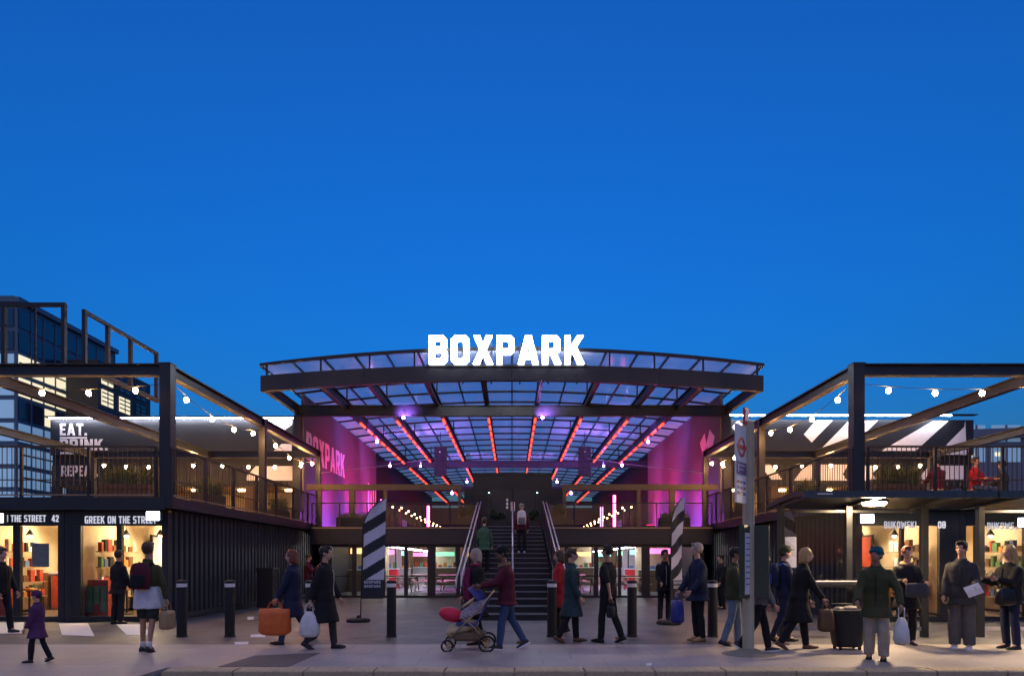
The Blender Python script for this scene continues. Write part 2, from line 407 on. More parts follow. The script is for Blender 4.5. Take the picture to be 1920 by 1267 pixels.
ground_quad("pale_floor_quad", [(-10,1166),(45,1166),(42,1187),(-10,1187)], 0.006, PAPER, "pale floor patch under the small passing person by the shop window", "sticker")
for i, (u, v, s, lb) in enumerate(((453,1206,26,"flat white paper scrap on the footway in front of two bollards"),(484,1192,28,"torn white paper strip beside the orange bag"),(470,1159,12,"crumpled white scrap by the corrugated container wall"),(1217,1246,10,"small pale scrap on the footway near the kerb"))):
    q = [(u-s/2,v-2),(u+s/2,v-3),(u+s*.45,v+2),(u-s*.5,v+2.5)]
    ground_quad("paper_litter", q, 0.012, PAPER, lb, "litter", "litter on the paving")

# ================================================================== WINGS: containers with roof deck
def corrugated(mb, x, y0, y1, z0, z1, side, pitch=0.28, d=0.05, t=0.03):
    """trapezoid-ribbed sheet in the plane X = x, ribs vertical, facing `side`"""
    pts = []; y = y0
    while y < y1 - 1e-6:
        for fy, fx in ((0,0),(.07,0),(.1025,-d),(.1775,-d),(.21,0)):
            yy = y + fy*pitch/.28
            if yy <= y1: pts.append((x + side*fx, yy))
        y += pitch
    pts.append((x, y1))
    loop = pts + [(x - side*t, p[1]) for p in reversed(pts)] if False else pts
    n = len(loop); vs = [(a,b,z0) for a,b in loop] + [(a,b,z1) for a,b in loop]
    back = [(a - side*t, b, z0) for a,b in loop] + [(a - side*t, b, z1) for a,b in loop]
    fs = [(i,i+1,n+i+1,n+i) for i in range(n-1)]
    mb.add(vs, fs); mb.add(back, fs)
    mb.add([vs[0],vs[n],back[n],back[0]],[(0,1,2,3)]); mb.add([vs[n-1],vs[2*n-1],back[2*n-1],back[n-1]],[(0,1,2,3)])
    for k in range(n-1):
        mb.add([vs[n+k],vs[n+k+1],back[n+k+1],back[n+k]],[(0,1,2,3)])
def corrugated_x(mb, y, x0, x1, z0, z1, pitch=0.28, d=0.036, t=0.03):
    """ribbed sheet in the plane Y = y facing the street"""
    pts = []; x = x0
    while x < x1 - 1e-6:
        for fy, fx in ((0,0),(.07,0),(.1025,d),(.1775,d),(.21,0)):
            if x + fy*pitch/.28 <= x1: pts.append((x + fy*pitch/.28, y + fx))
        x += pitch
    pts.append((x1, y)); n = len(pts)
    vs = [(a,b,z0) for a,b in pts] + [(a,b,z1) for a,b in pts]; back = [(a,b+t,c) for a,b,c in vs]
    fs = [(i,i+1,n+i+1,n+i) for i in range(n-1)]
    mb.add(vs, fs); mb.add(back, fs)
    for k in range(n-1): mb.add([vs[n+k],vs[n+k+1],back[n+k+1],back[n+k]],[(0,1,2,3)])

WARMW = mat("cream_plaster", (0.62,0.50,0.34), 0.8, var=0.12)
SHOPC = mat("shop_ceiling", (0.60,0.55,0.46), 0.8, var=0.08)
TILE_R = mat("red_shelf_goods", (0.42,0.06,0.03), 0.5, var=0.4, scale=20)
TILE_O = mat("orange_shelf_goods", (0.55,0.24,0.05), 0.5, var=0.4, scale=20)
TILE_G = mat("green_shelf_goods", (0.10,0.22,0.10), 0.5, var=0.4, scale=20)
TILE_B = mat("blue_shelf_goods", (0.08,0.14,0.30), 0.5, var=0.4, scale=20)
BRICKW = mat("dark_wood_panel", (0.16,0.07,0.03), 0.6, var=0.4, scale=12)
SIGNB = mat("black_sign_board", (0.010,0.011,0.013), 0.35, var=0.2)
BULB = emis("warm_bulb", (1.0, 0.50, 0.17), 110.0)
BULB2 = emis("pendant_bulb", (1.0, 0.5, 0.16), 10.0)
FLOOD = emis("flood_lens", (0.85, 0.94, 1.0), 8.0)

def container(sx, xa, xb, label, cat_words, bays, texts, shop, z_top=2.85, corr_side=None):
    """one shipping container: |X| from xa (towards the plaza) to xb, street end glazed as a shop front.
    bays: list of (u0, u1) of glazed panels in photo pixels; texts: (string, u0, u1, v0, v1)"""
    L = 12.2; X0, X1 = min(sx*xa, sx*xb), max(sx*xa, sx*xb)
    t = thing("shipping_container", label, "container", ((X0+X1)/2, YF, 0), "containers in the two wings")
    # long walls
    w = MB(); corrugated(w, sx*(xa+.012), YF+.16, YF+L-.16, .16, z_top-.14, -sx)
    build("corrugated_wall", w, CONT, t)
    w = MB(); corrugated(w, sx*(xb-.03), YF+.16, YF+L-.16, .16, z_top-.14, sx)
    build("corrugated_wall", w, CONT, t)
    w = MB(); corrugated_x(w, YF+L-.06, X0+.15, X1-.15, .16, z_top-.14); build("end_wall", w, CONT, t)
    # frame
    for xx in (xa+.075, xb-.075):
        for yy in (YF+.085, YF+L-.085):
            build("corner_post", MB().box(sx*xx-.075, sx*xx+.075, yy-.085, yy+.085, 0.02, z_top), CONT, t)
        build("bottom_rail", MB().box(sx*xx-.06, sx*xx+.06, YF+.171, YF+L-.171, .02, .158), CONT, t)
        build("top_rail", MB().box(sx*xx-.05, sx*xx+.05, YF+.171, YF+L-.171, z_top-.138, z_top-.004), CONT, t)
    build("roof", MB().box(X0+.13, X1-.13, YF+.02, YF+L-.02, z_top-.10, z_top-.02), CONT, t)
    build("floor", MB().box(X0+.13, X1-.13, YF+.1, YF+6.2, .03, .1), TIMBER, t)
    # street end: header, sign board, glazed bays
    zs0, zs1 = V(985,YF), V(958,YF)
    build("header_rail", MB().box(X0+.151, X1-.151, YF+.01, YF+.13, zs1+.005, z_top-.105), STEEL, t)
    sb = build("sign_board", MB().box(X0+.151, X1-.151, YF-.012, YF+.1, zs0, zs1), SIGNB, t)
    for s, u0, u1, v0, v1 in texts:
        h = V(v0,YF) - V(v1,YF); z = V(v1,YF); x = U(u0,YF)
        ww = word_width(s, h); ws = (U(u1,YF) - x)/ww
        word(s, lambda a, b, d, x=x, z=z: (x+a, YF-.026+d, z+b), h, .012, LETW, sb, wscale=ws, one=True, name="lettering")
    build("sill", MB().box(X0+.151, X1-.151, YF+.0, YF+.12, .02, .13), STEEL, t)
    edges = sorted(bays); prev = X0+.151
    for u0, u1 in edges + [(None, None)]:
        nx = X1-.151 if u0 is None else U(u0, YF)
        if nx - prev > .01: build("door_frame", MB().box(prev, nx, YF+.005, YF+.11, .132, zs0-.003), STEEL, t)
        if u0 is None: break
        build("glass_pane", MB().box(U(u0,YF), U(u1,YF), YF+.05, YF+.058, .134, zs0-.003), GLASS, t)
        prev = U(u1, YF)
    # inside
    build("back_wall", MB().box(X0+.14, X1-.14, YF+5.6, YF+5.66, .1, z_top-.14), WARMW, t)
    for xx in (xa+.11, xb-.11):
        build("lining", MB().box(sx*xx-.012, sx*xx+.012, YF+.2, YF+5.6, .1, z_top-.14), WARMW, t)
    build("shop_ceiling", MB().box(X0+.14, X1-.14, YF+.2, YF+5.6, z_top-.18, z_top-.135), SHOPC, t)
    if sx < 0 and xa < 9: build("number_mark", MB().box(-8.356,-8.348,YF+.02,YF+.15,2.66,2.70), mat("yellow_mark",(0.6,0.5,0.02),.5), t)
    shop(t, X0+.14, X1-.14, z_top)
    return t
LETW = emis("letter_added_glow", (0.9, 0.92, 1.0), 0.11)  # letters are no lamps; faint emission stands in for light on them

def shop_fit(t, x0, x1, zt, seed):
    rnd = random.Random(seed); w = x1-x0
    # serving counter, menu boards, shelves with goods (each a part)
    build("counter", MB().box(x0+.3, x1-.35, YF+2.6, YF+3.2, .1, 1.12), PALE_T, t)
    build("counter_top", MB().box(x0+.26, x1-.31, YF+2.55, YF+3.25, 1.121, 1.17), WHITE, t)
    for k in range(6):
        xx = x0+.34 + k*(w-.75)/6
        build("counter_panel", MB().box(xx, xx+(w-.75)/6-.03, YF+2.57, YF+2.598, .18, 1.05), rnd.choice([TILE_R,TILE_O,TILE_G,TILE_B,WHITE]), t)
    for k in range(3):
        xx = x0+.15+k*(w-.3)/3
        build("menu_board", MB().box(xx+.03, xx+(w-.3)/3-.03, YF+5.55, YF+5.595, 1.75, 2.35), rnd.choice([SIGNB, TILE_O, WHITE]), t)
    for z in (.55, .95, 1.35):
        build("shelf", MB().box(x0+.05, x1-.05, YF+5.3, YF+5.58, z, z+.03), PALE_T, t)
        for k in range(9):
            xx = x0+.12+k*(w-.25)/9; hh = rnd.uniform(.14,.3)
            build("goods", MB().box(xx, xx+rnd.uniform(.1,.2), YF+5.34, YF+5.5, z+.031, z+.03+hh), rnd.choice([TILE_R,TILE_O,TILE_G,TILE_B,WHITE,WARMW]), t)
    # picture panels near the glass, a stool
    build("display_unit", MB().box(x0+.1, x0+.62, YF+.5, YF+.9, .1, 1.0), rnd.choice([TILE_O, TILE_R]), t)
    for k in range(3):
        build("goods", MB().box(x0+.12+.17*k, x0+.25+.17*k, YF+.46, YF+.495, .2+.2*(k%2), .85), rnd.choice([TILE_R,TILE_G,TILE_B,WHITE]), t)
    sgn = 1 if x0 > 0 else -1; xo = (x1-.16) if sgn > 0 else (x0+.16)      # the wall one looks at through the glass
    for z in (.5, .9, 1.3, 1.7):
        build("shelf", MB().box(xo-.14, xo+.0, YF+.75, YF+2.45, z, z+.025) if sgn > 0 else MB().box(xo, xo+.14, YF+.75, YF+2.45, z, z+.025), PALE_T, t)
        yy = YF+.8
        while yy < YF+2.3:
            ww = rnd.uniform(.07,.2); hh = rnd.uniform(.12,.32)
            build("goods", MB().box(xo-sgn*.12, xo-sgn*.02, yy, yy+ww, z+.026, z+.025+hh), rnd.choice([TILE_R,TILE_O,TILE_G,TILE_B,WHITE,WARMW,BRICKW,SIGNB]), t)
            yy += ww + rnd.uniform(.02,.1)
    for k in range(2):
        yy = YF+3.4+k*1.05
        fr0 = build("picture_frame", MB().box(xo-sgn*.02, xo+sgn*.03, yy, yy+.85, 1.25, 2.25), SIGNB, t)
        build("picture", MB().box(xo-sgn*.032, xo-sgn*.0205, yy+.06, yy+.79, 1.31, 2.19), rnd.choice([TILE_O,TILE_R,TILE_B,WHITE]), fr0)
    build("wainscot", MB().box(xo-sgn*.005, xo+sgn*.03, YF+2.5, YF+5.5, .1, 1.15), BRICKW, t)
    for k in range(3):
        yy = YF+2.2+.9*k; build("ceiling_duct", MB().box(x0+.3, x1-.3, yy, yy+.12, zt-.34, zt-.24), BRICKW if k % 2 else STEEL, t)
    for k in range(2):
        sxx = x0+.75+k*.95
        st_ = build("stool_seat", MB().lathe([(.16,.72),(.17,.74),(.16,.77)], (sxx,YF+1.1,0), 14), TILE_O, t)
        build("stool_leg", MB().tube((sxx,YF+1.1,.1),(sxx,YF+1.1,.72),.025,n=8).lathe([(.17,.1),(.16,.12),(.02,.14)],(sxx,YF+1.1,0),14), STEEL, st_)
    build("fridge", MB().box(x0+.15, x0+.8, YF+4.6, YF+5.25, .1, 1.95) if sgn > 0 else MB().box(x1-.8, x1-.15, YF+4.6, YF+5.25, .1, 1.95), CHROME, t)
    for k, xx in enumerate((x0+w*.28, x0+w*.68)):
        p = build("pendant", MB().tube((xx,YF+1.3,zt-.18),(xx,YF+1.3,2.28),.006,n=5).lathe([(.015,0),(.05,-.05),(.10,-.15),(.095,-.15)], (xx,YF+1.3,2.3), 12), BLACK, t)
        build("bulb", MB().ball((xx,YF+1.3,2.13),.05,8,6), BULB2, p)
    build("light_panel", MB().box(x0+.4, x1-.4, YF+1.9, YF+2.1, zt-.235, zt-.182), emis("shop_light", (1.0,0.72,0.42), 27.0), t)
    build("light_panel", MB().box(x0+.4, x1-.4, YF+4.2, YF+4.4, zt-.235, zt-.182), _M["shop_light"], t)

def flood_light(u, v, label, sxn):
    Y = YF-.42; x, z = U(u,Y), V(v,Y)
    t = thing("flood_light", label, "flood light", (x, Y, z), "flood lights over the shop fronts")
    build("arm", MB().bar((x+.02,Y+.1,z+.05),(x+.02,YF+.02,z+.2),.03,.03), STEEL, t)
    build("housing", MB().box(x-.17,x+.17,Y,Y+.10,z-.1,z+.13), STEEL, t)
    build("lens", MB().box(x-.15,x+.15,Y-.012,Y-.001,z-.085,z+.115), FLOOD, t)
    return t

# left wing shops
fitA = lambda seed: (lambda t,x0,x1,zt: shop_fit(t,x0,x1,zt,seed))
container(-1, 8.35, 10.86, "black corner container with a lit food shop, its long ribbed side along the plaza steps", "", [(151,218),(228,304)], [("GREEK ON THE STREET",160,294,967,981)], fitA(1))
container(-1, 10.872, 13.38, "black container with a poster in its glazed food shop, next in from the corner one", "", [(-88,24),(37,108)], [("GREEK ON THE STREET",-38,87,965,978),("42",98,111,965,978)], fitA(2))
container(1, 8.35, 10.86, "black corner container with a lit bar behind the bus shelter, ribbed side along the plaza", "", [(1617,1690),(1696,1728),(1738,1762)], [("BUKOWSKI",1657,1717,977,990),("08",1758,1772,977,990)], fitA(3))
container(1, 10.872, 13.38, "black container with a lit bar beside the second bus shelter roof", "", [(1803,1830),(1842,1922),(1932,2000)], [("BUKOWSKI",1850,1912,979,992)], fitA(4))
flood_light(287, 968, "white flood light on the corner food shop fascia", -1)
flood_light(-6, 972, "white flood light on the second food shop fascia", -1)
flood_light(1626, 973, "white flood light on the corner bar fascia behind the shelter", 1)
flood_light(1921, 980, "white flood light on the second bar fascia", 1)
POSTER = mat("grey_poster", (0.16,0.17,0.16), 0.6, var=0.3, scale=15)
tag(build("poster", MB().box(U(58,YF),U(90,YF),YF+.03,YF+.046,V(1062,YF),V(1018,YF)), POSTER, loc=(U(74,YF),YF,V(1062,YF))), "grey poster stuck inside the food shop glass", "poster")

def wing(sx):
    side = "food shop" if sx < 0 else "bar"
    # roof deck over the containers
    d = thing("roof_deck", "timber roof deck over the %s containers with dark steel edge" % side, "roof deck", (sx*12, YF, 2.852), "roof decks of the two wings")
    x0, x1 = sx*8.3, sx*19.0
    for k in range(24):
        a = YF-.1 + k*.62
        build("deck_board", MB().box(x0, x1, a, a+.61, 2.905, DK), TIMBER, d)
    build("edge_channel", MB().box(sx*8.14, sx*8.297, YF-.24, 31.2, 2.74, DK+.02), STEELP, d)
    build("edge_channel", MB().box(sx*8.301, sx*19.0, YF-.25, YF-.105, 2.70, DK+.02), STEELP, d)
    build("support_column", MB().box(sx*18.5-.1, sx*18.5+.1, 29.4, 29.6, 0, 2.9), STEEL, d)
    build("support_column", MB().box(sx*18.5-.1, sx*18.5+.1, YF+.2, YF+.4, 0, 2.9), STEEL, d)
    # pergola
    p = thing("pergola", "dark steel pergola frame strung with bulbs over the %s roof deck" % side, "pergola", (sx*12, YF, DK), "pergolas of the two wings")
    top = 6.24; bh = .29; zc = top - bh/2
    def post(x, y, w=.2): build("post", MB().box(sx*x-w/2, sx*x+w/2, y-w/2, y+w/2, DK-.01, top-.01), STEELP, p)
    post(8.36, YF, .27); post(8.36, 22.9); post(8.36, 29.5); post(13.1, 29.5); post(18.1, 29.5); post(18.1, YF, .25)
    def beam(a, b, ins=0): build("beam", MB().ibeam(a, b, .2, bh, .03, .022), STEELP, p)
    beam((sx*8.5,YF,zc),(sx*18.1,YF,zc))
    beam((sx*8.36,YF+.14,zc-.002),(sx*8.36,22.8,zc-.002)); beam((sx*8.36,23.0,zc-.002),(sx*8.36,29.4,zc-.002))
    beam((sx*13.1,YF+.02,zc-.004),(sx*13.1,29.4,zc-.004)); beam((sx*18.1,YF+.14,zc-.004),(sx*18.1,29.4,zc-.004))
    beam((sx*8.46,29.5,zc-.006),(sx*18.0,29.5,zc-.006))
    build("cap_plate", MB().box(sx*8.36-.15, sx*8.36+.15, YF-.15, YF+.15, top-.01, top+.012), STEELP, p)
    # balustrade: street edge and plaza edge
    def balustrade(label, pts, step, group):
        a, b = Vector(pts[0]), Vector(pts[1]); L = (b-a).length; dr = (b-a).normalized()
        bl = thing("balustrade", label, "balustrade", tuple(a), "balustrades of the roof decks")
        H = 1.22
        build("handrail", MB().bar(a+Vector((0,0,H)), b+Vector((0,0,H)), .06, .045), TIMBER, bl)
        build("bottom_rail", MB().bar(a+Vector((0,0,.06)), b+Vector((0,0,.06)), .05, .03), PALE_T, bl)  # pale tone stands in for bulb light caught by the rail
        build("mid_rail", MB().bar(a+Vector((0,0,.42)), b+Vector((0,0,.42)), .03, .025), TIMBER, bl)
        n = max(1, round(L/1.75)); 
        for k in range(n+1):
            q = a + dr*(L*k/n)
            build("post", MB().box(q.x-.03,q.x+.03,q.y-.03,q.y+.03,q.z-.2,q.z+H-.02), STEEL, bl)
        src = build("baluster", MB().box(-.007,.007,-.007,.007,.075,H-.024), STEEL, bl, rel=True); m = int(L/step)
        for k in range(1, m):
            q = dr*(L*k/m)
            if k == 1: src.location = q
            else: inst(src, bl, q)
    balustrade("barred balustrade along the street edge of the %s roof deck" % side, ((sx*8.55, YF-.17, DK+.02), (sx*13.4, YF-.17, DK+.02)), .115, None)
    balustrade("barred balustrade above the ribbed %s container wall, facing the steps" % side, ((sx*8.22, YF-.1, DK+.02), (sx*8.22, 29.3, DK+.02)), .13, None)
    # strings of bulbs
    def string(label, a, b, n, sag):
        a, b = Vector(a), Vector(b); pts = []
        for k in range(4*n+1):
            t_ = k/(4*n); q = a.lerp(b, t_); q.z -= sag*4*t_*(1-t_); pts.append(q)
        s = thing("string_light", label, "string lights", tuple(a), "strings of warm bulbs")
        build("cable", MB().path(pts, .008, 5), BLACK, s)
        src = None
        for k in range(n):
            q = pts[4*k+2]
            if src is None:
                src = build("bulb", MB().ball((0,0,-.1),(.058,.058,.068),8,6), BULB, s, rel=True, smooth=True); src.location = q - a
                sk = build("lamp_holder", MB().tube((0,0,-.06),(0,0,.0),.022,n=8), BLACK, s, rel=True); sk.location = q - a
            else:
                inst(src, s, q - a); inst(sk, s, q - a)
    string("string of bulbs under the street beam of the %s pergola" % side, (sx*8.5, YF-.14, 5.72), (sx*13.0, YF-.14, 5.72), 4, .12)
    string("bulb string on the plaza side of the %s pergola, street to middle post" % side, (sx*8.36, YF+.2, 5.86), (sx*8.36, 22.8, 5.86), 4, .36)
    string("bulb string on the plaza side of the %s pergola, behind the middle post" % side, (sx*8.36, 23.4, 5.84), (sx*8.36, 29.3, 5.84), 4, .42)
    string("bulb string at the back of the %s deck, before the second back post" % side, (sx*8.5, 29.3, 5.72), (sx*13.0, 29.3, 5.72), 4, .12)
    string("bulb string at the back of the %s deck, beyond the second back post" % side, (sx*13.2, 29.3, 5.72), (sx*18.0, 29.3, 5.72), 5, .12)
wing(-1); wing(1)

# frames standing on the left pergola
fr = thing("roof_frame", "square black steel frame standing on the street beam of the food shop pergola", "frame", (U(60,YF), YF, 6.24))
zt = V(575,YF)
for u in (8, 120): build("upright", MB().box(U(u,YF)-.045,U(u,YF)+.045,YF-.05,YF+.05,6.235,zt), STEEL, fr)
build("upright", MB().box(U(62,YF)-.02,U(62,YF)+.02,YF+.06,YF+.1,6.235,zt), STEEL, fr)
build("top_bar", MB().box(U(-60,YF),U(124,YF),YF-.05,YF+.05,zt+.001,zt+.09), STEEL, fr)
fr = thing("roof_frame", "black steel guard frame with four uprights running back along the food shop pergola", "frame", (-10.4, YF, 6.24))
zt = 7.5; ys = (YF+.05, YF+1.0, YF+2.05, YF+3.4)
for y in ys: build("upright", MB().box(-10.45,-10.36,y-.045,y+.045,6.236,zt), STEEL, fr)
build("top_bar", MB().box(-10.45,-10.36,YF,YF+3.45,zt+.001,zt+.08), STEEL, fr)
build("foot_beam", MB().box(-10.45,-10.36,YF+.16,YF+3.5,6.12,6.235), STEEL, fr)
build("brace", MB().bar((-10.7,YF+3.35,7.1),(-11.9,YF+3.35,6.9),.06,.06), STEEL, fr)
build("brace", MB().bar((-10.4,YF+3.35,7.1),(-10.7,YF+3.35,7.1),.06,.06), STEEL, fr)

# ================================================================== upper blocks behind the decks, with sign boards
BOARD = mat("dark_board", (0.014,0.015,0.020), 0.5, var=0.2, scale=1.2)
WSTR = mat("white_stripe", (0.80,0.79,0.80), 0.55, var=0.06)
STRIPL = emis("white_strip_light", (0.86,0.88,1.0), 13.0)
YB = 31.5
def block(sx):
    side = "food shop" if sx < 0 else "bar"
    xe = 21.3
    t = thing("upper_block", ("long dark upper block reading EAT. DRINK. behind the food shop deck" if sx < 0 else "long dark upper block with white diagonal stripes behind the bar deck"), "building", (sx*15.5, YB, 0), "upper blocks behind the roof decks")
    zb0, zb1 = V(853,YB), V(787,YB)
    w = MB(); xa, xb = min(sx*9.75, sx*xe), max(sx*9.75, sx*xe)
    corrugated_x(w, YB+.1, xa, xb, 4.95 if True else DK, V(872,YB), .30); build("corrugated_wall", w, CONT, t)
    build("lower_wall", MB().box(xa, xb, YB+3.4, YB+3.5, 0, 5.9), CONT, t)
    for k in range(6):
        xx = sx*(9.9 + k*2.25)
        build("pier", MB().box(xx-.16, xx+.16, YB+.06, YB+.4, 0, 4.95), TIMBER if k < 2 else CONT, t)
    build("stall_floor", MB().box(xa, xb, YB-.4, YB+3.4, 2.8, DK), TIMBER, t)
    build("stall_ceiling", MB().box(xa, xb, YB+.14, YB+3.4, 4.96, 5.05), WARMW, t)
    build("stall_counter", MB().box(xa+.6 if sx>0 else xb-4.6, xa+4.6 if sx>0 else xb-.6, YB+.5, YB+.9, DK, DK+1.05), PALE_T, t)
    build("stall_back", MB().box(xa+.2, xb-.2, YB+3.0, YB+3.06, DK, 4.95), WARMW, t)
    for k in range(3):
        xx = sx*(10.6 + 2.25*k)
        build("stall_light", MB().box(xx-.35, xx+.35, YB+1.4, YB+1.55, 4.86, 4.955), emis("stall_light", (1.0,0.6,0.26), 5.0), t)
    build("soffit", MB().box(xa, xb, YB+.16, YB+3.5, V(872,YB)-.02, zb0-.005), BLACK, t)
    b = build("sign_board", MB().box(xa, xb, YB, YB+.15, zb0, zb1), BOARD, t)
    build("roof", MB().box(xa, xb, YB+.16, YB+3.5, zb0, zb1-.2), BLACK, t)
    def stripe(pts, y=YB-.006, name="stripe", parent=b):
        build(name, MB().poly([[(U(u,YB), V(v,YB)) for u, v in pts]], lambda x, z, d: (x, y+d, z), .005), WSTR, parent)
    if sx < 0:
        c = build("light_strip", MB().box(xa+.05, xb-.05, YB-.20, YB-.10, zb1+.03, zb1+.07), STRIPL, t)
        build("strip_bracket", MB().box(xa, xb, YB-.22, YB-.0, zb1+.073, zb1+.14), STEEL, c)
        def line(s, u0, u1, v0, v1):
            h = V(v0,YB)-V(v1,YB); ww = word_width(s, h)
            word(s, lambda a, z, d: (U(u0,YB)+a, YB-.03+d, V(v1,YB)+z), h, .028, OFFW, b, wscale=(U(u1,YB)-U(u0,YB))/ww)
        line("EAT.", 113, 163, 794, 816); build("rule", MB().box(U(113,YB),U(163,YB),YB-.03,YB-.002,V(822,YB),V(819,YB)), OFFW, b)
        line("DRINK.", 113, 202, 823, 844); build("rule", MB().box(U(113,YB),U(202,YB),YB-.03,YB-.002,V(851,YB),V(847.5,YB)), OFFW, b)
        lw = lambda s, u0, u1, v0, v1: word(s, lambda a, z, d: (U(u0,YB)+a, YB+.06+d, V(v1,YB)+z), V(v0,YB)-V(v1,YB), .03, OFFW, t, wscale=(U(u1,YB)-U(u0,YB))/word_width(s, V(v0,YB)-V(v1,YB)))
        lw("REPEAT.", 113, 182, 872, 892)
        stripe([(497,788),(547,788),(547,796),(538,803),(524,817)]); stripe([(547,832),(547,852),(505,852),(528,832)])
        stripe([(461,892),(478,873),(547,873),(547,900),(461,900)], YB+.088, "stripe", t)
    else:
        build("light_rail", MB().box(xa+.05, xb-1.2, YB-.30, YB-.24, zb1+.13, zb1+.17), STRIPL, t)
        build("rail_bracket", MB().box(xa, xb, YB-.32, YB-.0, zb1+.172, zb1+.21), STEEL, t)
        for p in ([(1530,788),(1561,788),(1522,829),(1507,814)], [(1590,790),(1646,788),(1619,815),(1612,809),(1588,835),(1575,852),(1529,852)],
                  [(1749,789),(1778,789),(1709,852),(1640,852)], [(1808,800),(1810,788),(1812,852),(1756,852)], [(1372,800),(1384,788),(1410,812),(1410,850),(1398,838)]): stripe(p)
        for p in ([(1425,870),(1446,870),(1468,898),(1448,898)], [(1505,880),(1520,870),(1592,870),(1582,888),(1590,900),(1490,900)],
                  [(1612,872),(1650,872),(1637,888),(1648,900),(1612,900)], [(1722,900),(1744,872),(1810,872),(1810,900)]):
            stripe(p, YB+.088, "stripe", t)
block(-1); block(1)
# ================================================================== THE MARKET HALL: roof, walls, balcony, steps
YA, YZ = 26.0, 78.5
XE = 9.55
def par(x): return 1 - (x/XE)**2
def roofz(x): return 8.9 + .62*par(x)
def beamz(x): return 7.93 + .42*par(x)
canopy = thing("canopy_roof", "wide black steel and glass canopy roof with red light strips over the hall", "canopy", (0, 30, 0))
def curved(mb, zf, y0, y1, h, n=16, x0=-XE, x1=XE):
    """beam across the hall following the roof curve, bottom at zf(x)"""
    rings = []
    for k in range(n+1):
        x = x0 + (x1-x0)*k/n; z = zf(x); rings.append([(x,y0,z),(x,y1,z),(x,y1,z+h),(x,y0,z+h)])
    mb.loft(rings)
for (a, b) in ((-XE,-5.6),(-5.6,0),(0,5.6),(5.6,XE)):
    mb = MB(); curved(mb, lambda x: beamz(x)-.02, YA-.1, YA+.1, .6, 6, a+.004, b-.004); build("fascia_beam", mb, STEELP, canopy)
    mb = MB(); curved(mb, lambda x: roofz(x)-.05, YA-.18, YA-.06, .11, 6, a, b); build("top_chord", mb, STEEL, canopy)
BX = [-9.42, -7.25, -5.5, -3.3, -1.12, 1.12, 3.3, 5.5, 7.25, 9.42]
for x in BX:
    z = beamz(x)+.0
    build("roof_beam", MB().ibeam((x,YA+.1,z+.2),(x,YZ,z+.2), .17, .4, .03, .025), STEELP, canopy)
for y in (30.0, 46.4, 62.0, 77.5):
    build("cross_beam", MB().ibeam((-XE,y,8.08),(XE,y,8.08), .2, .48, .04, .03), STEELP, canopy)
    for s in (-1, 1): build("column", MB().box(s*9.42-.15, s*9.42+.15, y-.15, y+.15, 0, 7.85), STEELP, canopy)
# purlins, rafters and uprights
RY = []; y = YA
while y < YZ: RY.append(y); y += 2.1
for y in RY[1:]:
    mb = MB(); curved(mb, lambda x: roofz(x)-.06, y-.035, y+.035, .09, 16); build("purlin", mb, STEEL, canopy)
NB = 16; RX = [-XE + 2*XE*k/NB for k in range(NB+1)]
for x in RX:
    build("rafter", MB().box(x-.03, x+.03, YA-.05, YZ, roofz(x)-.055, roofz(x)+.03), STEEL, canopy)
for y in (YA-.11, 30.0, 38.6, 46.4):
    for x in BX[1:-1] if y > 26 else [-9.3,-7.25,-5.4,-3.7,3.7,5.4,7.25,9.3]:
        build("upright", MB().box(x-.03, x+.03, y-.03, y+.03, beamz(x)+(.585 if y < 26 else .3), roofz(x)-.03), STEEL, canopy)
# glass panes: the near ones one by one, the far ones as one
for r in range(len(RY)-1):
    if r < 11:
        for k in range(NB):
            a, b = RX[k]+.032, RX[k+1]-.032; y0, y1 = RY[r]+.036, RY[r+1]-.036
            za, zb = roofz(a)+.02, roofz(b)+.02
            build("roof_pane", MB().add([(a,y0,za),(b,y0,zb),(b,y1,zb),(a,y1,za)], [(0,1,2,3)]), ROOFG, canopy, fixn=False)
far = MB()
for r in range(11, len(RY)-1):
    for k in range(NB):
        a, b = RX[k]+.03, RX[k+1]-.03; y0, y1 = RY[r]+.034, RY[r+1]-.034
        far.add([(a,y0,roofz(a)+.02),(b,y0,roofz(b)+.02),(b,y1,roofz(b)+.02),(a,y1,roofz(a)+.02)], [(0,1,2,3)])
build("far_panes", far, ROOFG, canopy, kind="stuff", fixn=False)
# red light strips under the roof beams
LEDR = emis("red_led", (1.0, 0.05, 0.025), 0.9)
src = None
for x in BX[1:-1]:
    y = 33.2
    while y < YZ-1:
        loc = (x, y, beamz(x) - .045)
        if src is None:
            src = build("red_light_strip", MB().box(-.045,.045,-.5,.5,-.03,.04), LEDR, canopy, rel=True); src.location = Vector(loc) - world_loc(canopy)
        else: inst(src, canopy, Vector(loc) - world_loc(canopy))
        y += 1.75
# sign on the canopy edge
SIGNL = emis("white_sign_face", (0.86, 0.93, 1.0), 4.0)
sg = thing("rooftop_sign", "big glowing white BOXPARK letters standing on the canopy edge", "sign", (0, YA, 8.9))
h = V(633,YA) - V(685,YA); ww = word_width("BOXPARK", h, gap=.14)
word("BOXPARK", lambda a, z, d: (U(806,YA)+a, YA-.28+d, V(685,YA)+z), h, .16, SIGNL, sg, gap=.14, wscale=(U(1094,YA)-U(806,YA))/ww)
build("sign_rail", MB().box(U(800,YA), U(1100,YA), YA-.16, YA-.1, V(689,YA), V(685.3,YA)), STEEL, sg)
for k in range(6):
    xx = U(815,YA)+k*1.08; build("sign_strut", MB().box(xx-.03,xx+.03,YA-.11,YA-.06,8.2,9.75), STEEL, sg)

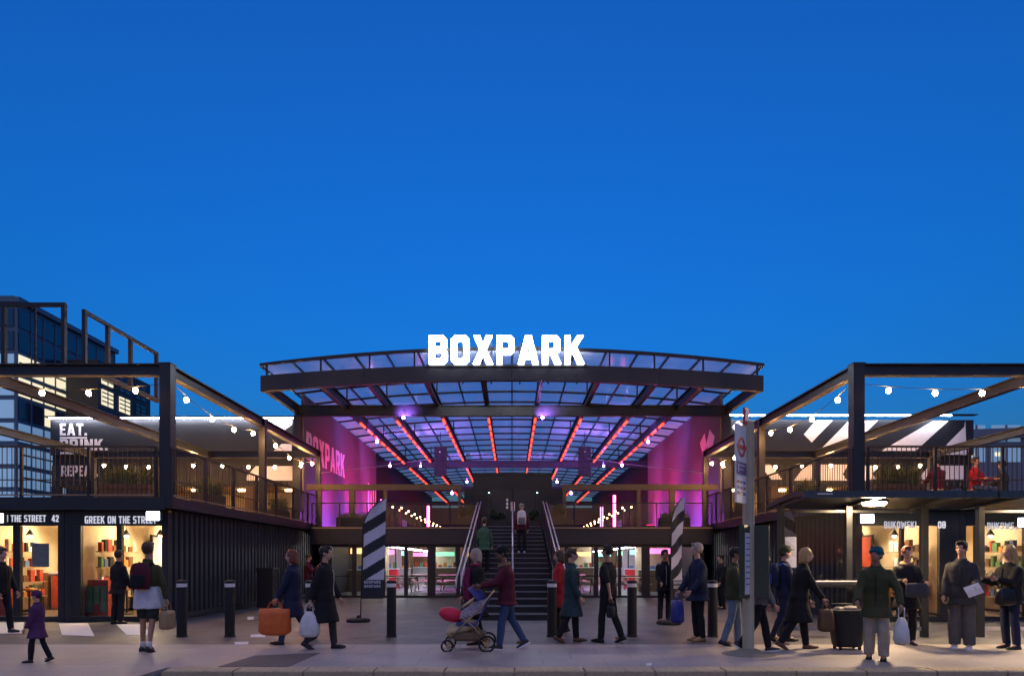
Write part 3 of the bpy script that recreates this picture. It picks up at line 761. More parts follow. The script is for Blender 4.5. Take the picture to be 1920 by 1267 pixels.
# ---------------------------------------------------------------- hall body
HALLW = mat("hall_wall_panel", (0.42,0.38,0.42), 0.7, var=0.1, scale=1.5)
DARKW = mat("hall_dark_panel", (0.016,0.013,0.020), 0.6, var=0.2)
hall = thing("market_hall", "two storey market hall with balcony, glass doors and coloured side walls under the canopy", "building", (0, 27.7, 0))
WX = 9.2
for s in (-1, 1):
    build("side_wall", MB().box(s*WX, s*(WX+.12), 30.16, 46.25, CD, 8.86), mat("painted_side_wall", (0.12,0.105,0.12), 0.7, var=0.12, scale=1.5), hall)
    build("side_wall", MB().box(s*(WX+.0), s*(WX+.12), 46.6, YZ, CD, 8.86), DARKW, hall)
    build("lower_side_wall", MB().box(s*8.0, s*8.12, 28.8, YZ, 0, 2.58), DARKW, hall)
    for k in range(10):
        y = 48.5 + k*2.9
        build("stall_front", MB().box(s*(WX-.06), s*(WX-.005), y, y+2.2, 3.1, 5.0), (DARKW, TIMBER, DARKW, HALLW)[k % 4], hall)
build("back_wall", MB().box(-9.4, 9.4, YZ+.4, YZ+.6, 0, 7.7), DARKW, hall)
build("floor_slab", MB().box(-9.15, 9.15, 27.75, YZ, 2.6, CD), TIMBER, hall)
build("deck_fascia", MB().box(-8.1, 8.1, 27.6, 27.745, V(1020,27.7), CD+.02), STEELP, hall)
build("deck_trim", MB().box(-8.1, 8.1, 27.56, 27.598, CD-.06, CD-.01), PALE_T, hall)
# wall lettering and stripes
PINKL = mat("pink_letter", (0.85,0.62,0.80), 0.5, var=0.05)
hl = V(802, 30.9) - V(850, 30.9) ; 
zt0 = 6.05
ww = word_width("BOXPARK", 1.25)
word("BOXPARK", lambda a, z, d: (-WX+.03-d, 30.55+a, zt0+z), 1.25, .028, PINKL, hall, wscale=6.9/ww)
for k in range(4):
    y = 43.6 + k*.75
    build("wall_stripe", MB().poly([[(y,6.5),(y+.35,6.5),(y+1.1-.75,3.2),(y+.0,3.2)]], lambda a, z, d: (-WX+.008-d*.5, a, z), .01), PINKL, hall)
for pts in ([(31.0,7.15),(31.75,7.6),(32.9,6.35),(32.5,5.75),(31.9,5.8)], [(32.6,7.6),(33.4,7.25),(32.3,5.8),(31.7,5.9)]):
    build("wall_stripe", MB().poly([pts], lambda a, z, d: (WX-.008+d*.5, a, z), .01), PINKL, hall)
# ground floor glazing
def glazed(u0, u1, mull):
    Y = 27.74; zt = V(1022,Y)
    build("glazing_sill", MB().box(U(u0,Y), U(u1,Y), Y, Y+.1, 0.0, .09), STEEL, hall)
    build("glazing_head", MB().box(U(u0,Y), U(u1,Y), Y+.01, Y+.11, zt-.07, zt+.3), STEEL, hall)
    prev = U(u0,Y)
    for c, w in mull:
        xx = U(c,Y); ww = w*Y/F
        build("mullion", MB().box(xx-ww/2, xx+ww/2, Y+.002, Y+.108, .092, zt-.072), STEEL, hall)
        if xx-ww/2 - prev > .02:
            gl = build("glass_pane", MB().box(prev, xx-ww/2, Y+.05, Y+.058, .092, zt-.072), GLASS, hall)
            build("door_rail", MB().box(prev+.002, xx-ww/2-.002, Y+.03, Y+.08, .86, .90), STEEL, gl)
        prev = xx+ww/2
glazed(600, 908, [(611,22),(664,8),(719,5),(761,7),(809,15),(859,7),(904,8)])
glazed(1012, 1320, [(1016,8),(1062,7),(1118,8),(1162,6),(1211,15),(1262,7),(1309,22)])
# white tube lights in the lower hall
TUBE = emis("white_tube", (0.92,0.95,1.0), 10.0)
for s in (-1, 1):
    y = 31.5
    while y < 66:
        build("ceiling_light", MB().box(s*5.9-.08, s*5.9+.08, y, y+1.5, 2.16, 2.22), TUBE, hall)
        build("light_hanger", MB().box(s*5.9-.01, s*5.9+.01, y+.7, y+.72, 2.22, 2.6), STEEL, hall)
        y += 2.4
build("back_panel", MB().box(-7.9, 7.9, 70, 70.1, 0, 2.58), HALLW, hall)
for k in range(9):
    xx = -7 + k*1.75
    build("pillar", MB().box(xx-.08, xx+.08, 44+(k%3)*6, 44.16+(k%3)*6, 0, 2.59), STEEL, hall)

# pink and violet tubes and lit stall signs
PINKT = emis("pink_tube", (1.0,0.12,0.45), 2.2)
for i, (u, v0, v1) in enumerate(((1152,928,972),(1128,950,974),(716,936,970),(803,948,972))):
    Y = 44.0; tt = tag(build("neon_tube", MB().tube((U(u,Y),Y,CD+.01),(U(u,Y),Y,V(v0,Y)),.09,n=10), PINKT, loc=(U(u,Y),Y,CD)), ("tall pink neon tube in the upper hall, bar side","short pink neon tube beside the tall bar side one","tall pink neon tube in the upper hall, food shop side","short pink neon tube nearer the steps, food shop side")[i], "neon tube")
STC = [emis("sign_warm",(1.0,0.55,0.2),.5), emis("sign_pink",(1.0,0.2,0.5),.45), emis("sign_cyan",(0.3,0.8,1.0),.4), emis("sign_green",(0.3,1.0,0.5),.3)]
k = 0
for s in (-1,1):
    for j, (x, y) in enumerate(((7.2,33.5),(7.2,37.5),(7.2,42),(4.6,46),(2.4,48),(6.6,49))):
        st = thing("food_stall", "lit food stall in the lower hall, %s side, %s" % ("food shop" if s<0 else "bar", ("first along the wall","second along the wall","third along the wall","middle of the back row","steps end of the back row","wall end of the back row")[j]), "stall", (s*x,y,0), "food stalls in the lower hall")
        w_ = .9
        build("counter", MB().box(s*x-w_,s*x+w_,y,y+.5,0,1.05), (TIMBER,RED,HALLW)[j%3], st); build("counter_top", MB().box(s*x-w_-.04,s*x+w_+.04,y-.04,y+.54,1.051,1.09), WHITE, st)
        build("back_panel", MB().box(s*x-w_,s*x+w_,y+1.4,y+1.46,0,2.55), (WARMW,HALLW,TIMBER)[j%3], st)
        build("sign_panel", MB().box(s*x-w_*.8,s*x+w_*.8,y-.03,y+.03,1.85,2.12), STC[(j+(s>0))%4], st)
        for q in (-1,1): build("upright", MB().box(s*x+q*w_*.9-.03,s*x+q*w_*.9+.03,y,y+.06,1.091,2.55), STEEL, st)
        rr = random.Random(j*7+s)
        for q in range(5): build("goods", MB().box(s*x-w_*.8+q*.34,s*x-w_*.8+q*.34+.22,y+.1,y+.3,1.091,1.1+rr.uniform(.1,.35)), rr.choice([TILE_R,TILE_O,TILE_G,TILE_B]), st)
    fl = thing("stage_light", "added violet fill flood under the lower hall ceiling, %s side" % ("food shop" if s<0 else "bar"), "stage light", (s*4,36,2.4), "added violet floods in the lower hall")
    build("housing", MB().box(s*4-.12,s*4+.12,35.9,36.1,2.44,2.59), BLACK, fl); build("lens", MB().box(s*4-.1,s*4+.1,35.92,36.08,2.425,2.439), emis("violet_lens",(0.8,0.25,1.0),3.0), fl)
    lamp("beam", fl, 'SPOT', (s*4,36,2.4), 260, (0.9,0.25,0.9), .15, (s*4,36.4,0), 150, .8)  # fill lamp added to brighten and tint the lower hall

# lift block at the head of the steps
lift = thing("stair_head_block", "black panelled block with double doors at the head of the steps", "block", (0, 31.5, CD))
YL = 31.0
build("body", MB().box(U(887,YL), U(1035,YL), YL, YL+3, CD, V(889,YL)), BLACK, lift)
build("side_bay", MB().box(U(870,YL), U(887,YL)-.003, YL+.1, YL+2.8, CD, V(915,YL)), BLACK, lift)
build("side_bay", MB().box(U(1035,YL)+.003, U(1056,YL), YL+.1, YL+2.8, CD, V(915,YL)), BLACK, lift)
build("top_trim", MB().box(U(885,YL), U(1037,YL), YL-.03, YL+3.02, V(889,YL)+.002, V(886,YL)), STEEL, lift)
for a, b in ((921,960),(963,1003)):
    dr = build("door", MB().box(U(a,YL), U(b,YL), YL-.03, YL-.002, CD, V(917,YL)), STEEL, lift)
    build("handle", MB().box(U(959,YL)-.03 if a < 960 else U(964,YL), U(959,YL) if a < 960 else U(964,YL)+.03, YL-.08, YL-.031, CD+.9, CD+1.3), CHROME, dr)
mk = MB()
for v in (937,944,951): mk.ball((U(951,YL), YL-.036, V(v,YL)), (.055,.006,.07), 10, 6)
build("door_marks", mk, WHITE, lift)
for u in (917, 1007):
    wl = build("wall_lamp", MB().box(U(u,YL)-.05,U(u,YL)+.05,YL-.14,YL-.003,V(923,YL),V(916,YL)), STEEL, lift)
    build("lamp_lens", MB().box(U(u,YL)-.035,U(u,YL)+.035,YL-.12,YL-.02,V(923,YL)-.02,V(923,YL)-.001), emis("small_green_lamp",(0.5,0.9,0.8),1.2), wl)
    build("panel_joint", MB().box(U(u,YL)-.03,U(u,YL)+.03,YL-.02,YL-.002,CD,V(924,YL)), STEELP, lift)

# steps
Y0, Y1, NS = 17.0, 27.56, 18
def stair_z(y): return max(0, min(NS, math.floor((y - Y0)/((Y1-Y0)/NS)) + 1))*CD/NS
stair = thing("staircase", "broad black staircase with pale nosings and steel handrails up to the balcony", "staircase", (0, Y0, 0))
SX = 1.2; td = (Y1-Y0)/NS; rs = CD/NS
STEP = mat("dark_step", (0.009,0.010,0.013), 0.5, var=0.2)
NOSE = mat("pale_nosing", (0.16,0.18,0.21), 0.4, var=0.2)
for k in range(NS):
    y = Y0 + k*td; z = (k+1)*rs
    st = build("step", MB().box(-SX, SX, y+.01, y+td+.02, max(0, z-rs*1.6), z), STEP, stair)
    build("nosing", MB().box(-SX+.06, SX-.06, y-.006, y+.05, z-.022, z+.004), NOSE, st)
for s in (-1, 1):
    x = s*(SX+.05)
    build("stringer", MB().add([(x-.03,Y0-.1,0),(x-.03,Y0-.1,.3),(x-.03,Y1,CD+.12),(x-.03,Y1,CD-.5),(x-.03,Y0+1.2,0),(x+.03,Y0-.1,0),(x+.03,Y0-.1,.3),(x+.03,Y1,CD+.12),(x+.03,Y1,CD-.5),(x+.03,Y0+1.2,0)],
        [(0,1,2,3,4),(9,8,7,6,5),(0,5,6,1),(1,6,7,2),(2,7,8,3),(3,8,9,4),(4,9,5,0)]), STEEL, stair)
    for dx, hh in ((0,1.02),(.13*s,.98)):
        pts = [(x+dx, Y0-.25, hh-.18),(x+dx, Y0-.05, hh+.06),(x+dx, Y1-.1, CD+hh),(x+dx, Y1+.5, CD+hh)]
        build("handrail", MB().path(pts, .024, 8), GALV, stair, smooth=True)
    for k in range(8):
        y = Y0 + .1 + k*(Y1-Y0-.2)/7; z = CD*(y-Y0)/(Y1-Y0)
        build("baluster_post", MB().box(x-.02,x+.02,y-.02,y+.02,z+.1,z+1.04), STEEL, stair)
    build("side_panel", MB().add([(x,Y0+.1,.35),(x,Y1-.1,CD+.2),(x,Y1-.1,CD+.95),(x,Y0+.1,.95)], [(0,1,2,3)]), mat("dark_mesh_panel",(0.05,0.035,0.05),.5), stair)
pts = [(.02,Y0+.9,.75),(.02,Y0+1.0,1.15),(.02,Y1-.1,CD+1.0),(.02,Y1+.3,CD+1.0)]
build("handrail", MB().path(pts, .024, 8), GALV, stair, smooth=True)
for k in range(5):
    y = Y0 + 1.0 + k*(Y1-Y0-1.2)/4; z = CD*(y-Y0)/(Y1-Y0)
    build("baluster_post", MB().box(.0,.04,y-.02,y+.02,z,z+1.03), GALV, stair)

# balcony balustrades, brown frames
FRAME = mat("bronze_frame", (0.13,0.085,0.045), 0.5, var=0.2)
for s, lb in ((-1,"glass balustrade on the balcony between the food shop wing and the steps"),(1,"glass balustrade on the balcony between the steps and the bar wing")):
    b = thing("balustrade", lb, "balustrade", (s*4.5, 27.66, CD+.02), "balustrades of the balcony")
    xa, xb = s*1.4, s*8.1; n = 6; zr = V(943,27.7)
    build("handrail", MB().bar((xa,27.66,zr),(xb,27.66,zr),.055,.045), STEEL, b)
    for k in range(n+1):
        x = xa + (xb-xa)*k/n
        build("post", MB().box(x-.022,x+.022,27.638,27.682,CD-.15,zr-.02), STEEL, b)
        if k < n:
            x2 = xa + (xb-xa)*(k+1)/n
            build("glass_pane", MB().box(x+.03*s, x2-.03*s, 27.655, 27.665, CD+.1, zr-.06), GLASSB, b)
    f = thing("portal_frame", ("bronze steel frame on the balcony beside the food shop wing" if s < 0 else "bronze steel frame on the balcony beside the bar wing"), "frame", (s*5.5, 28.6, CD))
    zt = V(908,28.6)
    build("lintel", MB().box(s*2.1, s*8.6, 28.5, 28.7, zt-.24, zt), FRAME, f)
    for x in (2.2, 5.3, 6.7, 8.05): build("post", MB().box(s*x-.07-(.05 if x==6.7 else 0), s*x+.07+(.05 if x==6.7 else 0), 28.52, 28.68, CD, zt-.241), FRAME, f)

# speakers
for s in (-1, 1):
    Y = 36.0; u = 825 if s < 0 else 1097; x = U(u,Y); z0, z1 = V(891,Y), V(836,Y)
    t = thing("hanging_speaker", ("tall black speaker stack hung on the food shop side of the hall" if s<0 else "tall black speaker stack hung on the bar side of the hall"), "speaker", (x, Y, z0), "hanging speaker stacks")
    for k in range(4):
        a = z0 + (z1-z0)*k/4; b = a + (z1-z0)/4 - .015
        c = build("cabinet", MB().box(x-.31, x+.31, Y, Y+.5, a, b), BLACK, t)
        for dx in (-.15, .15):
            cy = MB().tube((x+dx,Y-.004,(a+b)/2),(x+dx,Y+.01,(a+b)/2),.11,n=14); build("driver_cone", cy, RUBBER, c)
    build("badge", MB().box(x-.04,x+.04,Y-.02,Y-.004,z1-.33,z1-.27), CHROME, t)
    build("hanger", MB().tube((x,Y+.25,z1-.02),(x,Y+.25,beamz(x)+.05),.02,n=6), STEEL, t)
    cb = build("tension_cable", MB().path([(s*8.3,29.45,V(887,29.5)),(s*6.3,32.3,V(874,32.3)),(x,Y+.2,z1-.6)], .014, 5), GALV)
    tag(cb, "thin pale cable slung from the %s pergola to the speaker stack" % ("food shop" if s<0 else "bar"), "cable", "slung cables")

# stage lights
PURP = (0.42, 0.16, 1.0); MAG = (1.0, 0.008, 0.10)
SPOTL = emis("violet_white_lens", (0.75,0.72,1.0), 6.0)
def stage_light(x, y, z, label, targ, energy, col, spot=110):
    t = thing("stage_light", label, "stage light", (x,y,z), "stage lights in the hall roof")
    build("housing", MB().tube((x,y+.2,z),(x,y,z-.0),.07,.08,n=12), BLACK, t)
    build("lens", MB().tube((x,y-.001,z),(x,y-.03,z),.05,n=12), SPOTL, t)
    build("yoke", MB().box(x-.02,x+.02,y+.08,y+.12,z+.05,z+.28), STEEL, t)
    lamp("beam", t, 'SPOT', (x, y-.1, z), energy, col, .12, targ, spot, .8)
    return t
stage_light(U(757,29.8), 29.75, V(779,29.8)-.1, "stage light under the first cross beam nearer the food shop wing", (-4,36,9.4), 160, PURP, 120)
stage_light(U(1017,29.8), 29.75, V(779,29.8)-.1, "stage light under the first cross beam near the middle of the hall", (3,36,9.4), 160, PURP, 120)
stage_light(U(707,34), 34.0, V(828,34), "stage light on the outer roof beam of the food shop side", (-5,42,10), 320, PURP, 150)
stage_light(U(1215,34), 34.0, V(828,34), "stage light on the outer roof beam of the bar side", (5,42,10), 320, PURP, 150)
stage_light(U(731,40), 40.0, V(873,40), "stage light deep in the hall on the food shop side", (-4,52,10), 360, PURP, 150)
stage_light(U(1166,40), 40.0, V(872,40), "stage light deep in the hall on the bar side", (4,52,10), 360, PURP, 150)
stage_light(-2.9, 33.0, V(924,33), "stage light beside the stair head block on its food shop side", (-6,45,8), 200, PURP, 150)
stage_light(2.85, 33.0, V(924,33), "stage light beside the stair head block on its bar side", (6,45,8), 200, PURP, 150)
for s in (-1,1):  # added lamps that lift the violet light on the roof
    stage_light(s*3.3, 50.0, 7.3, "added violet fill light far down the hall on the %s side, before the third cross beam" % ("food shop" if s<0 else "bar"), (s*4,60,9.6), 500, PURP, 150)
    stage_light(s*5.5, 41.0, 7.2, "added violet fill light over the %s side of the balcony, behind the speakers" % ("food shop" if s<0 else "bar"), (s*3,42,9.6), 330, PURP, 160)
# wall washers
for s in (-1, 1):
    for k, (y, zz) in enumerate(((33.6, 3.3),(38.6, 3.3),(43.2, 3.3))):
        x = s*(WX-2.4)
        t = thing("wall_washer", ("coloured wall washer by the pink wall with the wall lettering, %s" if s<0 else "coloured wall washer by the pink wall with the chevrons, %s") % ("at its street end","midway along","at its far end")[k], "wall washer", (x,y,zz-.2), "wall washers on the balcony floor")
        build("foot_plate", MB().box(x-.15,x+.15,y-.12,y+.12,CD,zz-.222), STEEL, t)
        build("housing", MB().box(x-.2,x+.2,y-.15,y+.15,zz-.22,zz-.05), BLACK, t)
        build("lens", MB().box(x-.17,x+.17,y-.12,y+.12,zz-.049,zz-.035), emis("magenta_lens",MAG,2.0), t)
        lamp("up_beam", t, 'SPOT', (x,y,zz+.0), (240,560,520)[k], MAG, .15, (s*WX, y+.6, 5.9), 90, 1.0)
        lamp("down_beam", t, 'SPOT', (x+s*.25,y,zz+.0), 230, (0.55,0.10,1.0), .1, (s*WX, y-.5, 3.3), 130, 1.0)
# warm strings inside the hall
BULBH = emis("hall_bulb", (1.0,0.5,0.2), 5.0)
for s in (-1, 1):
    for j, (x, z) in enumerate(((8.3,5.35),(7.2,5.05))):
        t = thing("string_light", "string of bulbs in the hall along the %s side, %s row" % ("food shop" if s<0 else "bar", ("outer","inner")[j]), "string lights", (s*x,44,z), "strings of warm bulbs")
        build("cable", MB().path([(s*x,44,z),(s*x,76,z)], .008, 5), BLACK, t)
        src = None
        for k in range(11):
            y = 44.5 + k*3.0
            if src is None: src = build("bulb", MB().ball((0,0,-.08),.065,8,6), BULBH, t, rel=True); src.location = (0, y-44, 0)
            else: inst(src, t, (0, y-44, 0))
        for k in range(3):
            build("pole", MB().box(s*x-.03,s*x+.03,44+k*16-.03,44+k*16+.03,CD,z+.02), STEEL, t)

# ================================================================== BUILDINGS BEYOND
OFFG = mat("office_glass", (0.05,0.09,0.16), 0.15, var=0.25, scale=0.4, spec=0.8)
OFFP = mat("office_panel", (0.10,0.15,0.21), 0.4, var=0.15)
OFFD = mat("office_dark_panel", (0.035,0.028,0.03), 0.5, var=0.2)
WIN_L = emis("lit_office_window", (1.0,0.86,0.55), 0.2)
WIN_B = emis("cool_office_window", (0.40,0.68,1.0), 0.055)
WIN_D = mat("dark_window", (0.02,0.035,0.06), 0.12, var=0.2, spec=0.8)
rnd = random.Random(11)
oa = thing("office_building", "tall blue glass office building with lit windows behind the food shop deck", "building", (-48, 67, 0))
build("core", MB().box(-62, -43.6, 60.2, 75, 0, 24.3), OFFP, oa)
build("parapet", MB().box(-62, -43.3, 60, 75.2, 24.31, 24.75), OFFP, oa)
build("plant_room", MB().box(-60, -46, 63, 72, 24.76, 26.0), OFFP, oa)
nx, nz = 9, 11
for j in range(nz):
    z0 = 2.0 + j*2.02
    for i in range(nx):
        y0 = 60.3 + i*1.62
        lit = rnd.random()
        m = WIN_L if (lit < .10 or (7 <= j <= 8 and i < 4)) else (WIN_B if (j < 6 and i < 6) or lit < .2 else WIN_D)
        if j >= 9: m = WIN_D
        w = build("window", MB().box(-43.6+.002, -43.52, y0, y0+1.42, z0, z0+1.6), m, oa)
        build("frame", MB().box(-43.6, -43.46, y0+1.45, y0+1.56, z0-.2, z0+1.82), OFFP, w)
        if m is not WIN_D: build("blind", MB().box(-43.518, -43.50, y0, y0+1.42, z0+.8, z0+.95), OFFD, w)
    for i in range(4):
        x1 = -43.9 - i*1.9
        w = build("window", MB().box(x1-1.6, x1, 60.1, 60.198, z0, z0+1.6), WIN_B if j < 9 else WIN_D, oa)
ob = thing("office_building", "dark brown panelled office block with a few lit windows beside the glass one", "building", (-43, 71, 0))
build("core", MB().box(-43.0, -40.0, 66, 75.5, 0, 21), OFFD, ob)
for j in range(6):
    z0 = 8.6 + j*2.05
    for i in range(3):
        y0 = 66.5 + i*3.0
        m = WIN_L if rnd.random() < .75 else WIN_D
        w = build("window", MB().box(-40.0+.002, -39.94, y0, y0+1.9, z0, z0+1.5), m, ob)
        build("mullion", MB().box(-39.939, -39.90, y0+.9, y0+1.0, z0, z0+1.5), OFFD, w)
        for q in range(3): build("blind", MB().box(-39.939, -39.915, y0, y0+1.9, z0+.3+.42*q, z0+.42+.42*q), OFFD, w)
GREYB = mat("grey_cladding", (0.16,0.18,0.22), 0.6, var=0.15)
WIN_B2 = emis("dim_office_window",(0.4,0.7,1.0),0.035)
oc = thing("low_building", "low grey building with a shallow roof and lit windows behind the bar deck", "building", (36, 46, 0))
build("core", MB().box(25, 50, 45, 56, 0, 9.6), GREYB, oc)
build("roof", MB().add([(24.6,44.6,9.605),(50.4,44.6,9.605),(50.4,56.4,9.605),(24.6,56.4,9.605),(24.6,44.6,9.9),(50.4,44.6,10.9),(50.4,56.4,10.9),(24.6,56.4,9.9)],[(0,3,2,1),(4,5,6,7),(0,1,5,4),(1,2,6,5),(2,3,7,6),(3,0,4,7)]), GREYB, oc)
for i, (u0,u1) in enumerate(((1812,1846),(1858,1912),(1922,1970))):
    for v0, v1 in ((797,828),(836,866)):
        w = build("window", MB().box(U(u0,45),U(u1,45),44.93,44.998,V(v1,45),V(v0,45)), WIN_B2, oc)
        build("mullion", MB().box(U((u0+u1)/2,45)-.06,U((u0+u1)/2,45)+.06,44.88,44.929,V(v1,45),V(v0,45)), GREYB, w)
        build("lit_pane", MB().box(U(u0+6,45),U((u0+u1)/2-4,45),44.9,44.928,V(v0+19,45),V(v0+12,45)), WIN_L, w)
# ================================================================== STREET OBJECTS
# bollards
def bollard(x, label):
    t = thing("bollard", label, "bollard", (x, 13.26, 0), "black bollards along the plaza edge")
    return t
BAND = mat("white_reflective_band", (0.72,0.70,0.66), 0.35, var=0.1)
src = None
for u, lb in ((341,"black bollard beside the person in shorts"),(431,"black bollard standing alone before the ribbed container wall"),(582,"black bollard hidden behind the orange bag carrier"),
              (734,"black bollard beside the striped flag with the round base"),(885,"black bollard behind the person in the burgundy scarf"),(1035,"black bollard at the foot of the steps"),(1185,"black bollard between the person in the black T-shirt and the edge-on flag"),(1336,"black bollard behind the person in the navy jacket with tan shoes")):
    t = bollard(U(u,13.26), lb)
    if src is None:
        src = [build("post", MB().lathe([(.11,0),(.11,.02),(.094,.03),(.092,.98),(.085,.985),(.085,.99)], (0,0,0), 18), BLACK, t, rel=True, smooth=False),
               build("reflective_band", MB().lathe([(.0955,.965),(.0955,1.035)], (0,0,0), 18), BAND, t, rel=True),
               build("cap", MB().lathe([(.097,1.0355),(.098,1.075),(.08,1.09),(.03,1.097),(.001,1.098)], (0,0,0), 18), BLACK, t, rel=True)]
    else:
        for s in src: inst(s, t)

# feather flags
FLAGD = mat("dark_flag_cloth", (0.030,0.030,0.034), 0.8, var=0.15, scale=4); FLAGW = mat("white_flag_cloth", (0.60,0.58,0.62), 0.8, var=0.08, scale=4)
def feather_flag(x, y, rz, label):
    t = thing("feather_flag", label, "flag", (x, y, 0), "striped feather flags on weighted bases", rz)
    build("base", MB().lathe([(.27,0),(.29,.02),(.28,.07),(.2,.09),(.05,.1),(.03,.16)], (0,0,0), 24), RUBBER, t, rel=True)
    # pole bends over at the top; local x along the cloth
    def pole(z):
        if z < 2.2: return .05 + .05*(z/2.2)
        k = (z-2.2)/.8; return .10 + .52*k**2.4
    zs = [.1+i*.1 for i in range(30)]
    build("pole", MB().path([(pole(z), 0, z) for z in zs], [.016-.008*(z/3) for z in zs], 7), BLACK, t, rel=True, smooth=True)
    def right(z): return .60 + .07*((z-.55)/2.4)
    def wob(u, z): return .03*math.sin(2.3*z + 4*u) * min(1, u*2) 
    N = 60; z0, z1 = .56, 2.99
    def rowpts(z): 
        a = pole(z)+.012; b = max(a+.01, right(z)); return a, b
    # cloth cut along the diagonal stripe edges: white bands where the phase says so
    cells = {0: MB(), 1: MB()}
    nz, nu = 122, 26
    th = .006
    grid = []
    for j in range(nz+1):
        z = z0 + (z1-z0)*j/nz; a, b = rowpts(z); grid.append([(a+(b-a)*i/nu, wob(i/nu, z), z) for i in range(nu+1)])
    for j in range(nz):
        for i in range(nu):
            c = [grid[j][i], grid[j][i+1], grid[j+1][i+1], grid[j+1][i]]
            cx = sum(p[0] for p in c)/4; cz = sum(p[2] for p in c)/4
            ph = (cz - .62*cx - .62)/.56
            w = cz > 1.02 and (ph % 1.0) < .52 and cx > pole(cz)+.03
            cells[1 if w else 0].add(c, [(0,1,2,3)])
            cells[1 if w else 0].add([(p[0],p[1]+th,p[2]) for p in c], [(3,2,1,0)])
    cl = build("cloth", cells[0], FLAGD, t, rel=True, fixn=False)
    build("white_stripes", cells[1], FLAGW, cl, rel=True, fixn=False)
    for k, s in enumerate(("BOXPARK", "BOXPARK")):
        h = .068; ww = word_width(s, h)
        word(s, lambda a, z, d, k=k: (x+.145+a, y+wob(.5, .9)-.022+d*.3, .93-.1*k+z), h, .01, FLAGW, cl, wscale=.40/ww, one=True, name="lettering")
    return t
feather_flag(U(672,16.57), 16.57, R(4), "feather flag with broad white diagonal stripes near the food shop wing")
feather_flag(U(1254,15.9), 15.9, R(46), "feather flag turned edge-on with white diagonal stripes near the bar wing")

# bus stop pole
BSG = mat("grey_green_enamel", (0.42,0.39,0.27), 0.45, var=0.12); BSD = mat("dark_green_enamel", (0.05,0.06,0.035), 0.45, var=0.12)
bx, by = U(1404,10.75), 10.75
bs = thing("bus_stop", "bus stop post with red roundel flag and timetable cases on a concrete foot", "bus stop", (bx, by, 0))
build("foot", MB().lathe([(.42,0),(.40,.012),(.2,.05),(.12,.09)], (bx,by,0), 24), mat("concrete",(0.2,0.19,0.15),.85,bump=.3), bs)
build("post", MB().lathe([(.082,.02),(.082,V(792,by)),(.06,V(790,by))], (bx,by,0), 14), BSG, bs, smooth=False)
for k in range(5):
    a = 2*math.pi*k/5+.3
    build("post_rib", MB().tube((bx+.084*math.cos(a),by+.084*math.sin(a),.06),(bx+.084*math.cos(a),by+.084*math.sin(a),V(794,by)),.012,n=6), BSG, bs)
# flag panel, turned so that it is seen at a slant
fd = Vector((-math.cos(R(52)), -math.sin(R(52)), 0)); fnr = Vector((-fd.y, fd.x, 0))
if fnr.y > 0: fnr = -fnr
def fp(a, z, d): 
    q = Vector((bx,by,0)) + fd*(.10 + .44 - a) - fnr*d; return (q.x, q.y, z)
zt, zb = V(803,by), V(945,by)
W_ = .42
flag = build("flag_panel", MB().poly([_r(.0,W_,zb,zt)], fp, .03), OFFW, bs)
zc = zt-.34
ring = [(W_/2+.155*math.cos(i*math.pi/18), zc+.155*math.sin(i*math.pi/18)) for i in range(36)]
hole = [(W_/2+.105*math.cos(i*math.pi/18), zc+.105*math.sin(i*math.pi/18)) for i in range(36)]
def fpo(o): return lambda a, z, d: fp(a, z, d-o)
build("roundel_ring", MB().poly([ring, hole], fpo(.005), .004), RED, flag)
build("roundel_bar", MB().poly([_r(W_/2-.195,W_/2+.195,zc-.032,zc+.032)], fpo(.009), .004), RED, flag)
PURPB = mat("purple_band", (0.20,0.10,0.24), .5)
build("name_band", MB().poly([_r(0,W_,zc-.42,zc-.23)], fpo(.005), .004), PURPB, flag)
build("name_text", MB().poly([_r(.04,.09,zc-.39,zc-.26)], fpo(.01), .004).poly([_r(.12,.34,zc-.29,zc-.27)], fpo(.01), .004).poly([_r(.12,.3,zc-.35,zc-.335)], fpo(.01), .004), OFFW, flag)
tile = MB(); tb = MB()
for r_ in range(6):
    for c_ in range(3):
        z = zc-.56-r_*.085
        if z < zb+.05: continue
        (tile if (r_+c_) % 3 else tb).poly([_r(.03+c_*.13,.03+c_*.13+.09,z,z+.045)], fpo(.005), .004)
build("route_tiles", tile, BLUEP, flag); build("route_tiles", tb, RED, flag)
num = build("number_plate", MB().poly([_r(W_-.06,W_+.14,V(795,by)-.02,V(767,by))], fp, .03), RED, bs)
build("number_face", MB().poly([_r(W_-.03,W_+.11,V(795,by)+.04,V(767,by)-.03)], fpo(.005), .004), WHITE, num)
# timetable cases
def case(sd, w0, w1, name, m_face):
    dirv = Vector((math.cos(R(sd)), math.sin(R(sd)), 0)); nr = Vector((dirv.y, -dirv.x, 0))
    if nr.y > 0: nr = -nr
    def cf(a, z, d): q = Vector((bx,by,0)) + dirv*a - nr*(d-.04); return (q.x, q.y, z)
    z0, z1 = V(1120,by), V(985,by)
    c = build("timetable_case", MB().poly([_r(w0,w1,z0,z1)], cf, .08), BSD, bs)
    build("timetable", MB().poly([_r(w0+.03,w1-.03,z0+.06,z1-.12)], lambda a,z,d: cf(a,z,d-.006), .004), m_face, c)
    ln = MB()
    for k in range(9 if name == "a" else 0): ln.poly([_r(w0+.05,w1-.06,z1-.2-k*.09,z1-.185-k*.09)], lambda a,z,d: cf(a,z,d-.012), .004)
    if name == "a": build("timetable_lines", ln, BLUEP, c, kind="stuff")
case(233, .06, .34, "a", OFFW); case(-24, .06, .30, "b", BSD)

